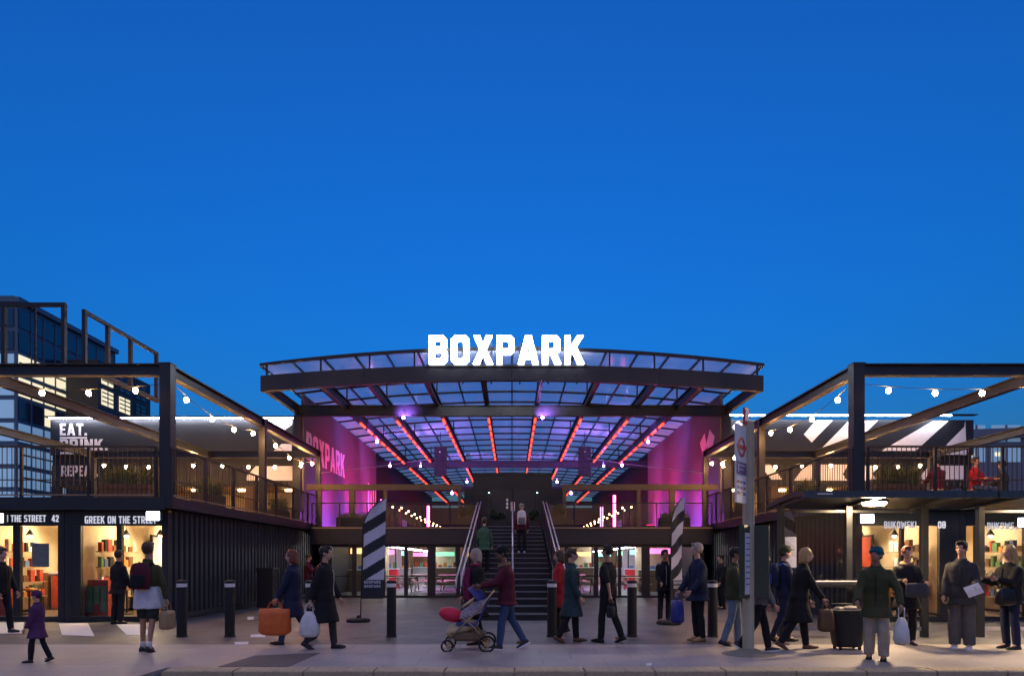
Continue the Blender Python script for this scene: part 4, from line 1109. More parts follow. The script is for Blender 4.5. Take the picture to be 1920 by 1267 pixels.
# bus shelters
DKG = mat("shelter_black", (0.014,0.015,0.018), 0.35, var=0.2)
SHL = emis("shelter_lamp", (1.0,0.70,0.40), 95.0)
def shelter(x0, x1, posts, label, lampx, ends=True):
    t = thing("bus_shelter", label, "bus shelter", ((x0+x1)/2, 13.2, 0), "bus shelters in front of the bar")
    yb = 13.2
    prof = [(12.0,2.60),(12.0,2.70),(12.5,2.73),(13.75,2.60),(13.75,2.52),(12.5,2.62)]
    build("roof", MB().loft([[(x0,y,z) for y,z in prof],[(x1,y,z) for y,z in prof]]), DKG, t)
    build("gutter", MB().box(x0-.01, x1+.01, 11.96, 11.999, 2.575, 2.70), mat("shelter_edge",(0.03,0.05,0.07),.3), t)
    for x in posts:
        build("post", MB().box(x-.055,x+.055,yb-.055,yb+.055,0,2.56), DKG, t)
        build("roof_arm", MB().bar((x,yb+.5,2.53),(x,12.05,2.61),.06,.08), DKG, t)
    for a, b in zip(posts, posts[1:]):
        build("glass_pane", MB().box(a+.06, b-.06, yb-.005, yb+.005, .2, 2.4), GLASS2, t)
        build("glass_rail", MB().box(a+.06, b-.06, yb-.02, yb+.02, .13, .198), mat("pale_rail",(0.35,0.33,0.33),.4), t)
        build("glass_rail", MB().box(a+.06, b-.06, yb-.02, yb+.02, 2.402, 2.45), DKG, t)
    if ends:
        build("glass_pane", MB().box(posts[0]-.005, posts[0]+.005, 12.5, yb-.06, .2, 2.4), GLASS2, t)
        build("perch_bench", MB().box(posts[0]+.55, posts[1]+1.0, yb-.35, yb-.1, .98, 1.04), DKG, t)
        build("perch_rail", MB().tube((posts[0]+.5,yb-.33,1.08),(posts[1]+1.0,yb-.33,1.08),.02,n=8), GALV, t)
        nt_ = build("notice", MB().box(U(1471,yb), U(1492,yb), yb-.03, yb-.012, V(1063,yb), V(1006,yb)), mat("pale_notice",(0.55,0.56,0.72),.6), t)
    for lx in lampx:
        l = build("ceiling_lamp", MB().lathe([(.22,0),(.24,.03),(.2,.06)], (lx,12.55,2.54), 20), STEEL, t)
        build("lamp_lens", MB().lathe([(.17,-.05),(.20,-.02),(.20,-.002)], (lx,12.55,2.54), 20), SHL, l)
    return t
s1 = shelter(5.12, 8.50, [5.2, 6.5, 7.97], "black bus shelter with a lit ceiling lamp and a pale notice on its glass", [6.66])
mk = MB()
for k in range(9): mk.box(5.35+k*.03, 5.372+k*.03, 11.948, 11.959, 2.63, 2.655)
for o in list(s1.children):
    if o.name.startswith("gutter"): build("stop_name", mk, OFFW, o)
shelter(8.56, 12.6, [9.05, 10.5, 11.9], "second black bus shelter, beyond the gap after the lit one", [10.2], ends=False)

# litter cabinet by the container wall
lb = thing("litter_bin", "black square litter bin cabinet against the ribbed container wall", "bin", (U(500,21.4), 21.4, 0))
build("body", MB().box(U(486,21.4), U(515,21.4), 21.2, 21.7, .03, 1.2), BLACK, lb)
build("lid", MB().box(U(485,21.4), U(516,21.4), 21.18, 21.72, 1.201, 1.27), STEEL, lb)
build("slot", MB().box(U(489,21.4), U(512,21.4), 21.185, 21.199, .95, 1.1), RUBBER, lb)

# planters and grasses
GRASS = [mat("grass_olive",(0.16,0.17,0.04),.6,var=.3), mat("grass_straw",(0.32,0.25,0.09),.6,var=.3), mat("grass_green",(0.08,0.14,0.035),.6,var=.3)]
SHRUB = [mat("shrub_grey_green",(0.022,0.055,0.035),.6,var=.3), mat("shrub_dark_green",(0.012,0.032,0.014),.6,var=.3)]
def grass(x, y, z, w, d, h, label, seed, n=420):
    r = random.Random(seed); mb = MB()
    for k in range(n):
        px, py = x + r.uniform(-w/2,w/2), y + r.uniform(-d/2,d/2); a = r.uniform(0, 2*math.pi)
        L = h*r.uniform(.55,1.15); out = r.uniform(.15,.75)*L; wd = r.uniform(.006,.012); mi = r.choices((0,1,2),(5,3,4))[0]
        dx, dy = math.cos(a), math.sin(a); sx_, sy_ = -dy*wd, dx*wd; P = []
        for t_ in (0,.4,.75,1):
            q = (px+dx*out*t_**2, py+dy*out*t_**2, z+L*(t_ - .28*t_**3)); e = 1-.85*t_
            P += [(q[0]-sx_*e,q[1]-sy_*e,q[2]),(q[0]+sx_*e,q[1]+sy_*e,q[2])]
        mb.add(P, [(0,1,3,2),(2,3,5,4),(4,5,7,6)], mi)
    return tag(build("ornamental_grass", mb, GRASS, loc=(x,y,z), fixn=False), label, "plant", "grasses in the deck planters")
def shrub(x, y, z, w, d, h, label, seed, n=900):
    r = random.Random(seed); mb = MB()
    t = thing("shrub", label, "plant", (x,y,z), "shrubs on the balcony")
    for k in range(7):
        q = (x+r.uniform(-w*.35,w*.35), y+r.uniform(-d*.3,d*.3), z+h*r.uniform(.5,.85)); build("stem", MB().tube((x+(q[0]-x)*.3,y,z-.02), q, .012, .005, 5), TIMBER, t)
    lobes = [(r.uniform(-.38,.38)*w, r.uniform(-.3,.3)*d, r.uniform(.35,.75)*h, r.uniform(.22,.36)) for _ in range(9)]
    for k in range(n):
        lx, ly, lz, lr = r.choice(lobes); v = Vector((r.gauss(0,1),r.gauss(0,1),r.gauss(0,1))).normalized()*lr*r.uniform(.5,1.1)
        c = Vector((x+lx+v.x*w*.6, y+ly+v.y*d*.8, z+max(.02, lz+v.z*h*.9)))
        a = Vector((r.gauss(0,1),r.gauss(0,1),r.gauss(0,1))).normalized()*.05; b = a.cross(Vector((r.gauss(0,1),r.gauss(0,1),r.gauss(0,1)))).normalized()*.022
        mb.add([c-a, c+b, c+a, c-b], [(0,1,2,3)], r.randint(0,1))
    build("foliage", mb, SHRUB, t, fixn=False)
def planter(x0, x1, y0, y1, z, h, label, m=TIMBER):
    t = thing("planter", label, "planter", ((x0+x1)/2,(y0+y1)/2,z), "planters on the decks")
    n = 3
    for k in range(n):
        a = z+.02+(h-.02)*k/n; b = z+.02+(h-.02)*(k+1)/n-.012
        build("board", MB().box(x0,x1,y0,y0+.03,a,b), m, t); build("board", MB().box(x0,x1,y1-.03,y1,a,b), m, t)
        build("board", MB().box(x0,x0+.03,y0+.031,y1-.031,a,b), m, t); build("board", MB().box(x1-.03,x1,y0+.031,y1-.031,a,b), m, t)
    build("soil", MB().box(x0+.032,x1-.032,y0+.032,y1-.032,z,z+h-.06), mat("soil",(0.03,0.02,0.015),.9), t)
for i,(xc, yc, w, d, s, nm) in enumerate(((U(240,17.2),17.2,1.25,.45,-1,"by the corner post of the food shop deck, street side"),(-8.75,19.7,.45,1.3,-1,"on the plaza side of the food shop deck, before the middle post"),(-8.75,25.6,.45,1.3,-1,"on the plaza side of the food shop deck, behind the middle post"),
                  (U(1683,17.2),17.2,1.2,.45,1,"by the corner post of the bar deck, street side"),(8.75,20.2,.45,1.3,1,"on the plaza side of the bar deck, before the middle post"),(8.75,25.8,.45,1.3,1,"on the plaza side of the bar deck, behind the middle post"))):
    planter(xc-w/2, xc+w/2, yc-d/2, yc+d/2, DK, .42, "timber planter "+nm)
    grass(xc, yc, DK+.38, w*.9, d*.8, .72, "tussock of olive and straw grass "+nm, 40+i, 520)
for i,(u0,u1,kind,nm) in enumerate(((632,700,'g',"on the balcony behind the broad striped flag"),(856,896,'s',"on the balcony at the food shop side of the steps"),(1028,1074,'s',"on the balcony at the bar side of the steps"),(1236,1292,'g',"on the balcony behind the edge-on flag"))):
    Y = 28.15; x0, x1 = U(u0,Y), U(u1,Y)
    planter(x0, x1, Y-.2, Y+.25, CD, .42, "black trough "+nm, STEEL)
    (shrub if kind == 's' else grass)(*(((x0+x1)/2, Y+.02, CD+.38, x1-x0-.1, .4, .62 if kind=='s' else .36, ("grey-green shrub " if kind=='s' else "low grass ")+nm, 60+i)))
for i, (u0,u1,nm) in enumerate(((921,948,"before the double doors, food shop side"),(992,1010,"before the double doors, bar side"))):
    Y = 30.2; x0, x1 = U(u0,Y), U(u1,Y)
    planter(x0, x1, Y-.2, Y+.2, CD, .4, "small trough "+nm, STEEL); shrub((x0+x1)/2, Y, CD+.35, x1-x0, .4, .6, "rounded pale shrub "+nm, 80+i, 700)

# picnic tables inside the lower hall
PICN = mat("table_timber",(0.34,0.26,0.20),.6,var=.2)
def picnic(x, y, label):
    t = thing("picnic_table", label, "table", (x,y,0), "picnic tables in the lower hall")
    for k in range(5): build("top_plank", MB().box(x-.9,x+.9,y-.37+k*.15,y-.37+k*.15+.14,.71,.75), PICN, t)
    for s in (-1,1):
        build("bench_plank", MB().box(x-.9,x+.9,y+s*.72-.13,y+s*.72+.13,.42,.46), PICN, t)
        build("leg", MB().bar((x+s*.65,y-.7,.0),(x+s*.65,y-.12,.72),.05,.09), PICN, t); build("leg", MB().bar((x+s*.65,y+.7,.0),(x+s*.65,y+.12,.72),.05,.09), PICN, t)
        build("cross_bar", MB().box(x+s*.65-.02,x+s*.65+.02,y-.8,y+.8,.36,.419), PICN, t)
k = 0
for s in (-1,1):
    for x, y in ((3.0,31.2),(5.4,31.6),(4.2,34.8),(6.6,35.4),(3.2,38.4),(5.6,39.0)):
        picnic(s*x, y, "picnic table behind the %s side doors, row %s, %s" % ("food shop" if s<0 else "bar", ("one","one","two","two","three","three")[k%6], ("nearer the steps","nearer the wing")[k%2])); k += 1
# street-lit black tub, bags
def bag(name, label, cat, c, w, h, d, m, handle=True, taper=.8, sag=.0, rz=0):
    """soft carrier: lofted sack with rounded bottom and a looped handle, hanging from its top"""
    x, y, z = c; t = thing(name, label, cat, (x,y,z), None, rz); rings = []
    for k, (f, s) in enumerate(((0,.45),(.04,.8),(.15,1.0),(.5,1.0-.02),(.8,(1+taper)/2),(1,taper))):
        rings.append([((w/2)*s*math.copysign(abs(math.cos(a))**.6, math.cos(a)) + sag*(1-f)*.1, (d/2)*s*math.copysign(abs(math.sin(a))**.6, math.sin(a)) + .012*math.sin(5*a+k), f*h) for a in [2*math.pi*i/20 for i in range(20)]])
    build("sack", MB().loft(rings), m, t, smooth=True, rel=True)
    if handle:
        for s in (-1,1):
            build("handle", MB().path([(w*.22*math.cos(a), s*d*.18, h*.97+.15*math.sin(a)) for a in [math.pi*i/8 for i in range(9)]], .008, 6), m, t, rel=True)
    return t
ORANGE = mat("orange_plastic",(0.62,0.13,0.025),.45,var=.2,scale=8); WPLAS = mat("white_plastic_bag",(0.62,0.62,0.60),.5,var=.15,scale=9); TAN = mat("tan_bag",(0.36,0.24,0.12),.6,var=.15); BRN = mat("brown_leather",(0.11,0.06,0.03),.5,var=.2); BLUEB = mat("blue_bag",(0.03,0.05,0.28),.55,var=.2)
tb_ = thing("shopping_trolley_bag", "big black tapered wheeled tub bag standing beside the person in beige trousers", "trolley bag", (U(1588,11.35), 11.35, 0))
rings = []
for f, sx_, sy_ in ((.05,.36,.3),(.1,.4,.32),(.6,.52,.38),(.62,.55,.41),(.66,.55,.41)):
    rings.append([(tb_.location.x + sx_/2*1.1*math.copysign(abs(math.cos(a))**.5,math.cos(a)), 11.35 + sy_/2*math.copysign(abs(math.sin(a))**.5,math.sin(a)), f) for a in [2*math.pi*i/24 for i in range(24)]])
build("tub", MB().loft(rings), BLACK, tb_, smooth=False)
for sx_ in (-.16,.16):
    for sy_ in (-.1,.1): build("wheel", MB().tube((tb_.location.x+sx_-.015,11.35+sy_,.03),(tb_.location.x+sx_+.015,11.35+sy_,.03),.03,n=12), RUBBER, tb_)
build("handle", MB().path([(tb_.location.x-.17,11.5,.6),(tb_.location.x-.17,11.52,.74),(tb_.location.x+.17,11.52,.74),(tb_.location.x+.17,11.5,.6)],.014,7), STEEL, tb_)
build("contents", MB().ball((tb_.location.x+.05,11.33,.66),(.17,.12,.07),10,6).ball((tb_.location.x-.12,11.36,.66),(.1,.1,.05),10,6), mat("grey_contents",(0.16,0.13,0.12),.6,var=.4,scale=20), tb_)

# pushchair
px, py = U(880,11.3), 11.3
pm = thing("pushchair", "pushchair with red foot cover, patterned hood and tan blanket, pushed towards the food shops", "pushchair", (px,py,0))
FR_ = mat("pushchair_frame",(0.33,0.26,0.16),.35,metal=.6,var=.1)
REDC = mat("red_quilt",(0.60,0.02,0.06),.7,var=.15); HOODB = mat("hood_blue",(0.05,0.06,0.22),.7,var=.3,scale=15); CREAM = mat("cream_cloth",(0.50,0.40,0.24),.8,var=.15)
for s in (-1,1):
    y = py+s*.24
    build("frame_tube", MB().path([(px-.34,y,.17),(px-.1,y,.42),(px+.18,y,.68),(px+.42,y,1.0)],.014,8), FR_, pm, smooth=True)
    build("frame_tube", MB().path([(px+.30,y,.14),(px+.08,y,.4),(px-.1,y,.55)],.014,8), FR_, pm, smooth=True)
    for wx, r_ in ((px-.34,.09),(px+.30,.125)):
        w = build("wheel", MB().path([(wx+r_*math.cos(a), y+s*.05, r_+r_*math.sin(a)*.999+.003) for a in [2*math.pi*i/20 for i in range(20)]], .018, 6, closed=True), RUBBER, pm, smooth=True)
        rim = MB().tube((wx,y+s*.05-.012,r_),(wx,y+s*.05+.012,r_),r_*.32,n=12)
        for q in range(5):
            a = 2*math.pi*q/5; rim.bar((wx,y+s*.05,r_),(wx+.95*r_*math.cos(a),y+s*.05,r_+.95*r_*math.sin(a)),.012,.012)
        build("rim", rim, FR_, w)
build("handle", MB().path([(px+.42,py-.24,1.0),(px+.45,py-.2,1.02),(px+.45,py+.2,1.02),(px+.42,py+.24,1.0)],.018,8), RUBBER, pm, smooth=True)
build("axle", MB().tube((px-.34,py-.28,.09),(px-.34,py+.28,.09),.012,n=8).tube((px+.30,py-.28,.125),(px+.30,py+.28,.125),.012,n=8), FR_, pm)
build("basket", MB().loft([[(px+a*sx_, py+b*sy_, z) for a,b in ((-1,-1),(1,-1),(1,1),(-1,1))] for sx_,sy_,z in ((.2,.16,.16),(.26,.2,.2),(.28,.21,.30))]), mat("brown_basket",(0.16,0.11,0.06),.7,var=.3,scale=14), pm)
build("blanket", MB().ball((px-.12,py,.36),(.3,.2,.1),14,8,rot=Matrix.Rotation(R(-20),3,'Y')), CREAM, pm, smooth=True)
build("seat", MB().loft([[(px+x_, py+b*.19, z_) for x_,z_,b in ((-.2,.42+o,-1),(.12,.40+o,-1),(.34,.82+o,-1),(.34,.82+o,1),(.12,.40+o,1),(-.2,.42+o,1))] for o in (0,.05)]), HOODB, pm)
build("foot_cover", MB().ball((px-.30,py,.58),(.21,.19,.12),16,10,rot=Matrix.Rotation(R(14),3,'Y')), REDC, pm, smooth=True)
hd = MB(); rg = []
for k in range(7):
    a = R(20+k*19); rg.append([(px+.16+.02*k+.30*math.cos(a)*math.cos(b_)*.9-.12, py+.21*math.sin(b_), .66+.06*k*.3+.28*math.sin(a)*math.cos(b_)+.04) for b_ in [R(-90+i*18) for i in range(11)]])
hd.loft(rg, cap=False)
ho = build("hood", hd, HOODB, pm, smooth=True); so = ho.modifiers.new("thick",'SOLIDIFY'); so.thickness = .012
build("hood_trim", MB().path([(px-.10+.30*0.9*math.cos(b_)*.85, py+.215*math.sin(b_), .72+.16*math.cos(b_)) for b_ in [R(-90+i*18) for i in range(11)]], .02, 6), CREAM, pm, smooth=True)
build("side_panel", MB().poly([[(-.15,.52),(.2,.62),(.32,.86),(.1,.80),(-.12,.66)]], lambda a,z,d: (px+a, py-.215+d, z), .012), mat("pattern_cloth",(0.30,0.26,0.30),.8,var=.6,scale=25), pm)
# ================================================================== PEOPLE
SKIN = [mat("skin_light",(0.52,0.30,0.21),.5,var=.06,scale=12), mat("skin_tan",(0.38,0.20,0.12),.5,var=.06,scale=12), mat("skin_brown",(0.17,0.085,0.05),.5,var=.06,scale=12)]
EYE_ = mat("eye_dark",(0.02,0.015,0.012),.3,var=0); LIP = mat("lip",(0.30,0.10,0.09),.5,var=0)
def cloth(n, c): return mat("cloth_"+n, c, .85, var=.22, scale=7, bump=.25, bscale=220, spec=.2)
def hairm(n, c): return mat("hair_"+n, c, .55, var=.35, scale=40, bump=.3, bscale=160)
PENDING = []
_wr = bpy.data.textures.new("folds", 'CLOUDS'); _wr.noise_scale = 0.13; _wr.noise_depth = 2
_hr = bpy.data.textures.new("strands", 'CLOUDS'); _hr.noise_scale = 0.035; _hr.noise_depth = 1
def remesh_later(o, vox, smooth=3, disp=0.0, tex=None, extra=None):
    m = o.modifiers.new("join", 'REMESH'); m.mode = 'VOXEL'; m.voxel_size = vox; m.use_smooth_shade = True
    s = o.modifiers.new("smooth", 'SMOOTH'); s.iterations = smooth; s.factor = .5
    if disp:
        d = o.modifiers.new("folds", 'DISPLACE'); d.texture = tex or _wr; d.strength = disp; d.mid_level = .5; d.texture_coords = 'LOCAL'
    PENDING.append((o, extra))
def capsule(mb, p, q, r0, r1):
    mb.path([p, Vector(p).lerp(Vector(q), .5), q], [r0, (r0+r1)/2, r1], 10); mb.ball(p, r0, 10, 7); mb.ball(q, r1, 10, 7)
def ring(cx, cy, z, rx, ry, n=16, rot=None, piv=None):
    out = []
    for i in range(n):
        a = 2*math.pi*i/n; p = Vector((cx + rx*math.copysign(abs(math.cos(a))**.85, math.cos(a)), cy + ry*math.copysign(abs(math.sin(a))**.85, math.sin(a)), z))
        if rot is not None: p = rot @ (p - piv) + piv
        out.append(p)
    return out
def person(label, u, v, h, face, top, legs, shoe, hair, skin=0, stride=0.0, arm_l=(8,18,8), arm_r=(8,18,8), lean=0, head_t=(0,0), hem=.0, loose=.02,
           style="short", hat=None, bare_legs=None, collar=None, scarf=None, apron=None, shorts=None, socks=None, soles=None, baggy=0.0, Y=None, Z=0.0, sleeves=True, sit=False, group=None, build_=1.0):
    """Figure faces local -Y; face = degrees turned towards +X from facing the camera."""
    Y = Y or GY(v); X = U(u, Y); k = h/1.75
    t = thing("person", label, "person", (X, Y, Z), "people outside the market hall" if group is None else group, R(face))
    sk = SKIN[skin]; S = lambda p: Vector(p)*k
    # --- legs (hip at origin first, then dropped so the lower foot stands)
    th, sh = .43, .41
    leg = {}
    for s in (-1, 1):
        a = R(stride*s); ka = R(6) if stride*s >= 0 else R(6+abs(stride)*.9)
        if sit: a, ka = R(80), R(82)
        hip = Vector((s*.085,0,0)); knee = hip + Vector((s*.012, -math.sin(a)*th, -math.cos(a)*th))
        b = a - ka; ank = knee + Vector((s*.006, -math.sin(b)*sh, -math.cos(b)*sh))
        leg[s] = [hip, knee, ank, b]
    pz = .085 - min(leg[-1][2].z, leg[1][2].z)
    if sit: pz = .5
    pel = Vector((0,0,pz))
    for s in leg: leg[s] = [p + pel for p in leg[s][:3]] + [leg[s][3]]
    rot = Matrix.Rotation(R(lean), 3, 'X'); tr = lambda p: rot @ (Vector(p) - pel) + pel
    # --- arms
    arm = {}
    for s, (sw, bend, out) in ((-1, arm_l), (1, arm_r)):      # -1 = the figure's right-hand side seen from the front
        shd = tr(pel + Vector((s*.178*build_,0,.440)))
        d1 = Vector((s*math.sin(R(out)), -math.sin(R(sw)), -math.cos(R(sw))*math.cos(R(out)))).normalized(); el = shd + d1*.275
        d2 = Vector((s*math.sin(R(out))*.3 - s*math.sin(R(max(0,bend-40)))*.35, -math.sin(R(sw+bend)), -math.cos(R(sw+bend)))).normalized(); wr = el + d2*.25
        arm[s] = (shd, el, wr, d2)
    nk0, nk1 = tr(pel+Vector((0,.0,.53))), tr(pel+Vector((0,-.015,.62)))
    hc = tr(pel+Vector((0,-.025,.735)))
    hr_ = Matrix.Rotation(R(head_t[1]),3,'Z') @ Matrix.Rotation(R(head_t[0]),3,'X')
    hp = lambda x, y, z: hc + hr_ @ Vector((x, y, z))
    TR = ((-.09,.155,.115),(.0,.160,.118),(.12,.142,.105),(.27,.163,.118),(.38,.172,.112),(.45,.145,.092),(.50,.085,.07),(.54,.062,.06))
    def torso(mb, e, z_lo=-.09, z_hi=.54, flare=0.0):
        rg = []
        if z_lo < -.09:
            for f in (1, .66, .33): rg.append([S(p) for p in ring(0,0,pel.z-.09+(z_lo+.09)*f, (.16+e)*build_+flare*f, .12+e+flare*f*1.2)])
        for z, rx, ry in TR:
            if z < z_lo-1e-4 or z > z_hi+1e-4: continue
            rg.append([S(p) for p in ring(0,0,pel.z+z, (rx+e)*build_, ry+e, rot=rot if z > 0 else None, piv=pel)])
        mb.loft(rg)
    # --- body: one continuous surface
    b = MB(); torso(b, -.03)
    for s in (-1, 1):
        hip, knee, ank, _ = leg[s]; capsule(b, S(hip), S(knee), .072*k, .048*k); capsule(b, S(knee), S(ank), .05*k, .034*k)
        capsule(b, S(ank), S(ank+Vector((0,-.12,-.045))), .034*k, .026*k)
        sd, el, wr, d2 = arm[s]; capsule(b, S(sd+Vector((-s*.03,0,-.02))), S(el), .036*k, .034*k); capsule(b, S(el), S(wr), .036*k, .025*k)
        b.ball(S(wr + d2*.055), (.036*k,.03*k,.045*k), 10, 7)
    capsule(b, S(nk0), S(nk1+Vector((0,0,.03))), .056*k, .05*k)
    b.ball(S(hp(0,.012,.025)), (.076*k,.094*k,.095*k), 14, 10, rot=hr_); b.ball(S(hp(0,-.022,-.045)), (.058*k,.066*k,.072*k), 14, 10, rot=hr_)
    b.ball(S(hp(0,-.035,-.095)), (.03*k,.035*k,.024*k), 10, 7, rot=hr_)
    capsule(b, S(hp(0,-.083,.015)), S(hp(0,-.104,-.028)), .010*k, .017*k)
    for s in (-1,1): b.ball(S(hp(s*.077,.015,-.015)), (.014*k,.024*k,.034*k), 8, 6, rot=hr_); b.ball(S(hp(s*.03,-.076,.026)), (.026*k,.014*k,.012*k), 8, 6, rot=hr_)
    ex = MB()
    for s in (-1, 1):
        ex.ball(S(hp(s*.031,-.083,.008)), (.014*k,.008*k,.008*k), 8, 6, 1, rot=hr_)
        sd, el, wr, d2 = arm[s]; side_ = Vector((0,1,0)) if abs(d2.y) < .8 else Vector((0,0,1)); sv = (side_ - d2*side_.dot(d2)).normalized(); nv = d2.cross(sv).normalized()*(-s)
        palm = wr + d2*.085
        for q, (off, L) in enumerate(((.026,.072),(.009,.082),(-.009,.076),(-.025,.06))):
            p0 = palm + sv*off*-1 - d2*.012; p1 = p0 + d2*L*.55 + nv*.006; p2 = p1 + d2*L*.35 + nv*L*.38; p3 = p2 + d2*L*.1 + nv*L*.3
            ex.path([S(p) for p in (p0,p1,p2,p3)], [.0095*k,.009*k,.0085*k,.006*k], 6)
        p0 = wr + d2*.04 - sv*.022; p1 = p0 - sv*.03 + d2*.03 + nv*.01; p2 = p1 + d2*.035 + nv*.012
        ex.path([S(p) for p in (p0,p1,p2)], [.012*k,.011*k,.008*k], 6)
    ex.ball(S(hp(0,-.088,-.066)), (.022*k,.007*k,.006*k), 8, 6, 2, rot=hr_)
    bo = build("body", b, sk, t, rel=True); bo.data.materials.append(EYE_); bo.data.materials.append(LIP); remesh_later(bo, .0125, 2, extra=ex)
    # --- clothes
    c = MB(); torso(c, loose, -.09-hem, .54, .03+hem*.10)
    for s in (-1, 1):
        sd, el, wr, d2 = arm[s]
        capsule(c, S(sd + Vector((-s*.02,0,-.012))), S(el), (.056+loose*.7)*k, (.044+loose*.6)*k)
        if sleeves: c.path([S(el), S(el.lerp(wr,.5)), S(wr - d2*.0)], [(.044+loose*.6)*k,(.04+loose*.5)*k,(.033+loose*.5)*k], 10); c.ball(S(el),(.044+loose*.6)*k,10,7)
    co = build("jacket" if sleeves else "shirt", c, top, t, rel=True); remesh_later(co, .017, 3, .02)
    if legs is not None:
        c = MB(); rg = [[S(p) for p in ring(0,0,pel.z+z, rx*build_, ry)] for z, rx, ry in ((-.12,.15,.12),(-.04,.172,.13),(.05,.168,.126),(.09,.16,.118))]; c.loft(rg)
        for s in (-1, 1):
            hip, knee, ank, _ = leg[s]; e = .012 + baggy
            if shorts: kn = hip.lerp(knee, shorts); capsule(c, S(hip), S(kn), (.088+e)*k, (.075+e*1.6)*k)
            else:
                capsule(c, S(hip), S(knee), (.086+e*.6)*k, (.057+e)*k)
                c.path([S(knee), S(knee.lerp(ank,.35)), S(ank + Vector((0,.0,-.015)))], [(.057+e)*k,(.058+e)*k,(.047+e)*k], 10)
        remesh_later(build("shorts" if shorts else "trousers", c, legs, t, rel=True), .016, 3, .016)
    for s in (-1, 1):
        hip, knee, ank, bb = leg[s]; fl = max(-.1, min(.6, -bb*.9)) if stride else 0
        fr_ = Matrix.Rotation(fl, 3, 'X') if not sit else Matrix.Identity(3)
        rg = []
        for yy, w_, hh in ((.068,.018,.05),(.055,.034,.082),(.0,.040,.098),(-.06,.043,.080),(-.12,.047,.056),(-.165,.043,.046),(-.195,.022,.034)):
            rr = []
            for i in range(10):
                a = 2*math.pi*i/10; z_ = math.sin(a); zz = (hh*(.5+.5*z_) if z_ > -.3 else 0.0); p = Vector((w_*math.cos(a)*(1.0 if z_ < .5 else .85), yy, zz - .085)); rr.append(S(ank + fr_ @ p))
            rg.append(rr)
        sh_ = build("shoe", MB().loft(rg), shoe, t, rel=True, smooth=True)
        if soles is not None:
            rg = [[S(ank + fr_ @ Vector((w_*sg*1.06, yy, zz-.085))) for sg, zz in ((-1,-.002),(1,-.002),(1,.022),(-1,.022))] for yy, w_ in ((.072,.02),(.05,.038),(-.06,.045),(-.13,.049),(-.17,.045),(-.2,.022))]
            build("sole", MB().loft(rg), soles, sh_, rel=True)
        if socks is not None: build("sock", MB().path([S(ank+Vector((0,0,-.03))), S(ank.lerp(knee,.1)), S(ank.lerp(knee,.2))], [.042*k,.04*k,.042*k], 12), socks, t, rel=True, smooth=True)
    # --- hair, hat, collar, scarf
    if style != "none":
        c = MB(); c.ball(S(hp(0,.024,.036)), (.089*k,.105*k,.099*k), 16, 10, rot=hr_)
        if style == "bob" or style == "long":
            L = .10 if style == "bob" else .24
            for s in (-1, 1): capsule(c, S(hp(s*.066,.02,.03)), S(hp(s*.078,.02,-L)), .034*k, .036*k)
            capsule(c, S(hp(0,.075,.03)), S(hp(0,.085,-L-.02)), .06*k, .055*k)
            capsule(c, S(hp(.04,.07,.0)), S(hp(.045,.075,-L)), .05*k, .045*k); capsule(c, S(hp(-.04,.07,.0)), S(hp(-.045,.075,-L)), .05*k, .045*k)
        elif style == "short":
            for s in (-1, 1): c.ball(S(hp(s*.058,.035,-.005)), (.028*k,.055*k,.05*k), 10, 7, rot=hr_)
            c.ball(S(hp(0,.075,-.01)), (.06*k,.04*k,.06*k), 10, 7, rot=hr_)
            capsule(c, S(hp(-.04,-.062,.098)), S(hp(.045,-.058,.102)), .024*k, .022*k)
        remesh_later(build("hair", c, hair, t, rel=True), .011, 2, .018, _hr)
    if hat is not None:
        kind, hm = hat; c = MB()
        c.ball(S(hp(0,.016,.052)), (.097*k,.116*k,.096*k), 16, 10, rot=hr_)
        if kind == "beanie": c.path([S(hp(.096*math.cos(a), .016+.116*math.sin(a), .034)) for a in [2*math.pi*i/18 for i in range(18)]], .017*k, 8, closed=True)
        else: c.ball(S(hp(0,-.115,.052)), (.066*k,.07*k,.010*k), 12, 6, rot=hr_)
        remesh_later(build("beanie" if kind == "beanie" else "cap", c, hm, t, rel=True), .012, 2)
    if sleeves and collar is None and scarf is None:
        build('collar', MB().loft([[S(tr(pel+Vector((rr_*math.cos(a), -.006+rr_*.98*math.sin(a), zz_+.014*math.sin(a))))) for a in [2*math.pi*i/16 for i in range(16)]] for rr_, zz_ in ((.080,.50),(.080,.545),(.074,.575),(.066,.575),(.062,.53))]), top, t, rel=True, smooth=True)
        build('zip', MB().path([S(tr(pel+Vector((0,-.128-loose*.9,.49)))) if False else S(tr(pel+Vector((0,-.100-loose,.46)))), S(tr(pel+Vector((0,-.122-loose,.36)))), S(tr(pel+Vector((0,-.122-loose,.26)))), S(tr(pel+Vector((0,-.112-loose,.1)))), S(pel+Vector((0,-.128-loose,.0)))], .008*k, 6), GALV if random.random()<.4 else BLACK, t, rel=True)
    if collar is not None:
        c = MB(); c.path([S(tr(pel+Vector((.088*math.cos(a), -.005+.085*math.sin(a), .535 + .018*math.sin(a))))) for a in [2*math.pi*i/16 for i in range(16)]], .038*k, 8, closed=True)
        remesh_later(build("collar", c, collar, t, rel=True), .014, 2, .02, _hr)
    if scarf is not None:
        c = MB(); c.path([S(tr(pel+Vector((.08*math.cos(a), -.01+.08*math.sin(a), .545)))) for a in [2*math.pi*i/16 for i in range(16)]], .034*k, 8, closed=True)
        for s in (-.05,.05): c.path([S(tr(pel+Vector((s,-.13-loose,.5)))), S(tr(pel+Vector((s*1.2,-.16-loose,.25)))), S(tr(pel+Vector((s*1.3,-.15-loose,-.1))))], [.035*k,.045*k,.05*k], 10)
        remesh_later(build("scarf", c, scarf, t, rel=True), .014, 2, .014)
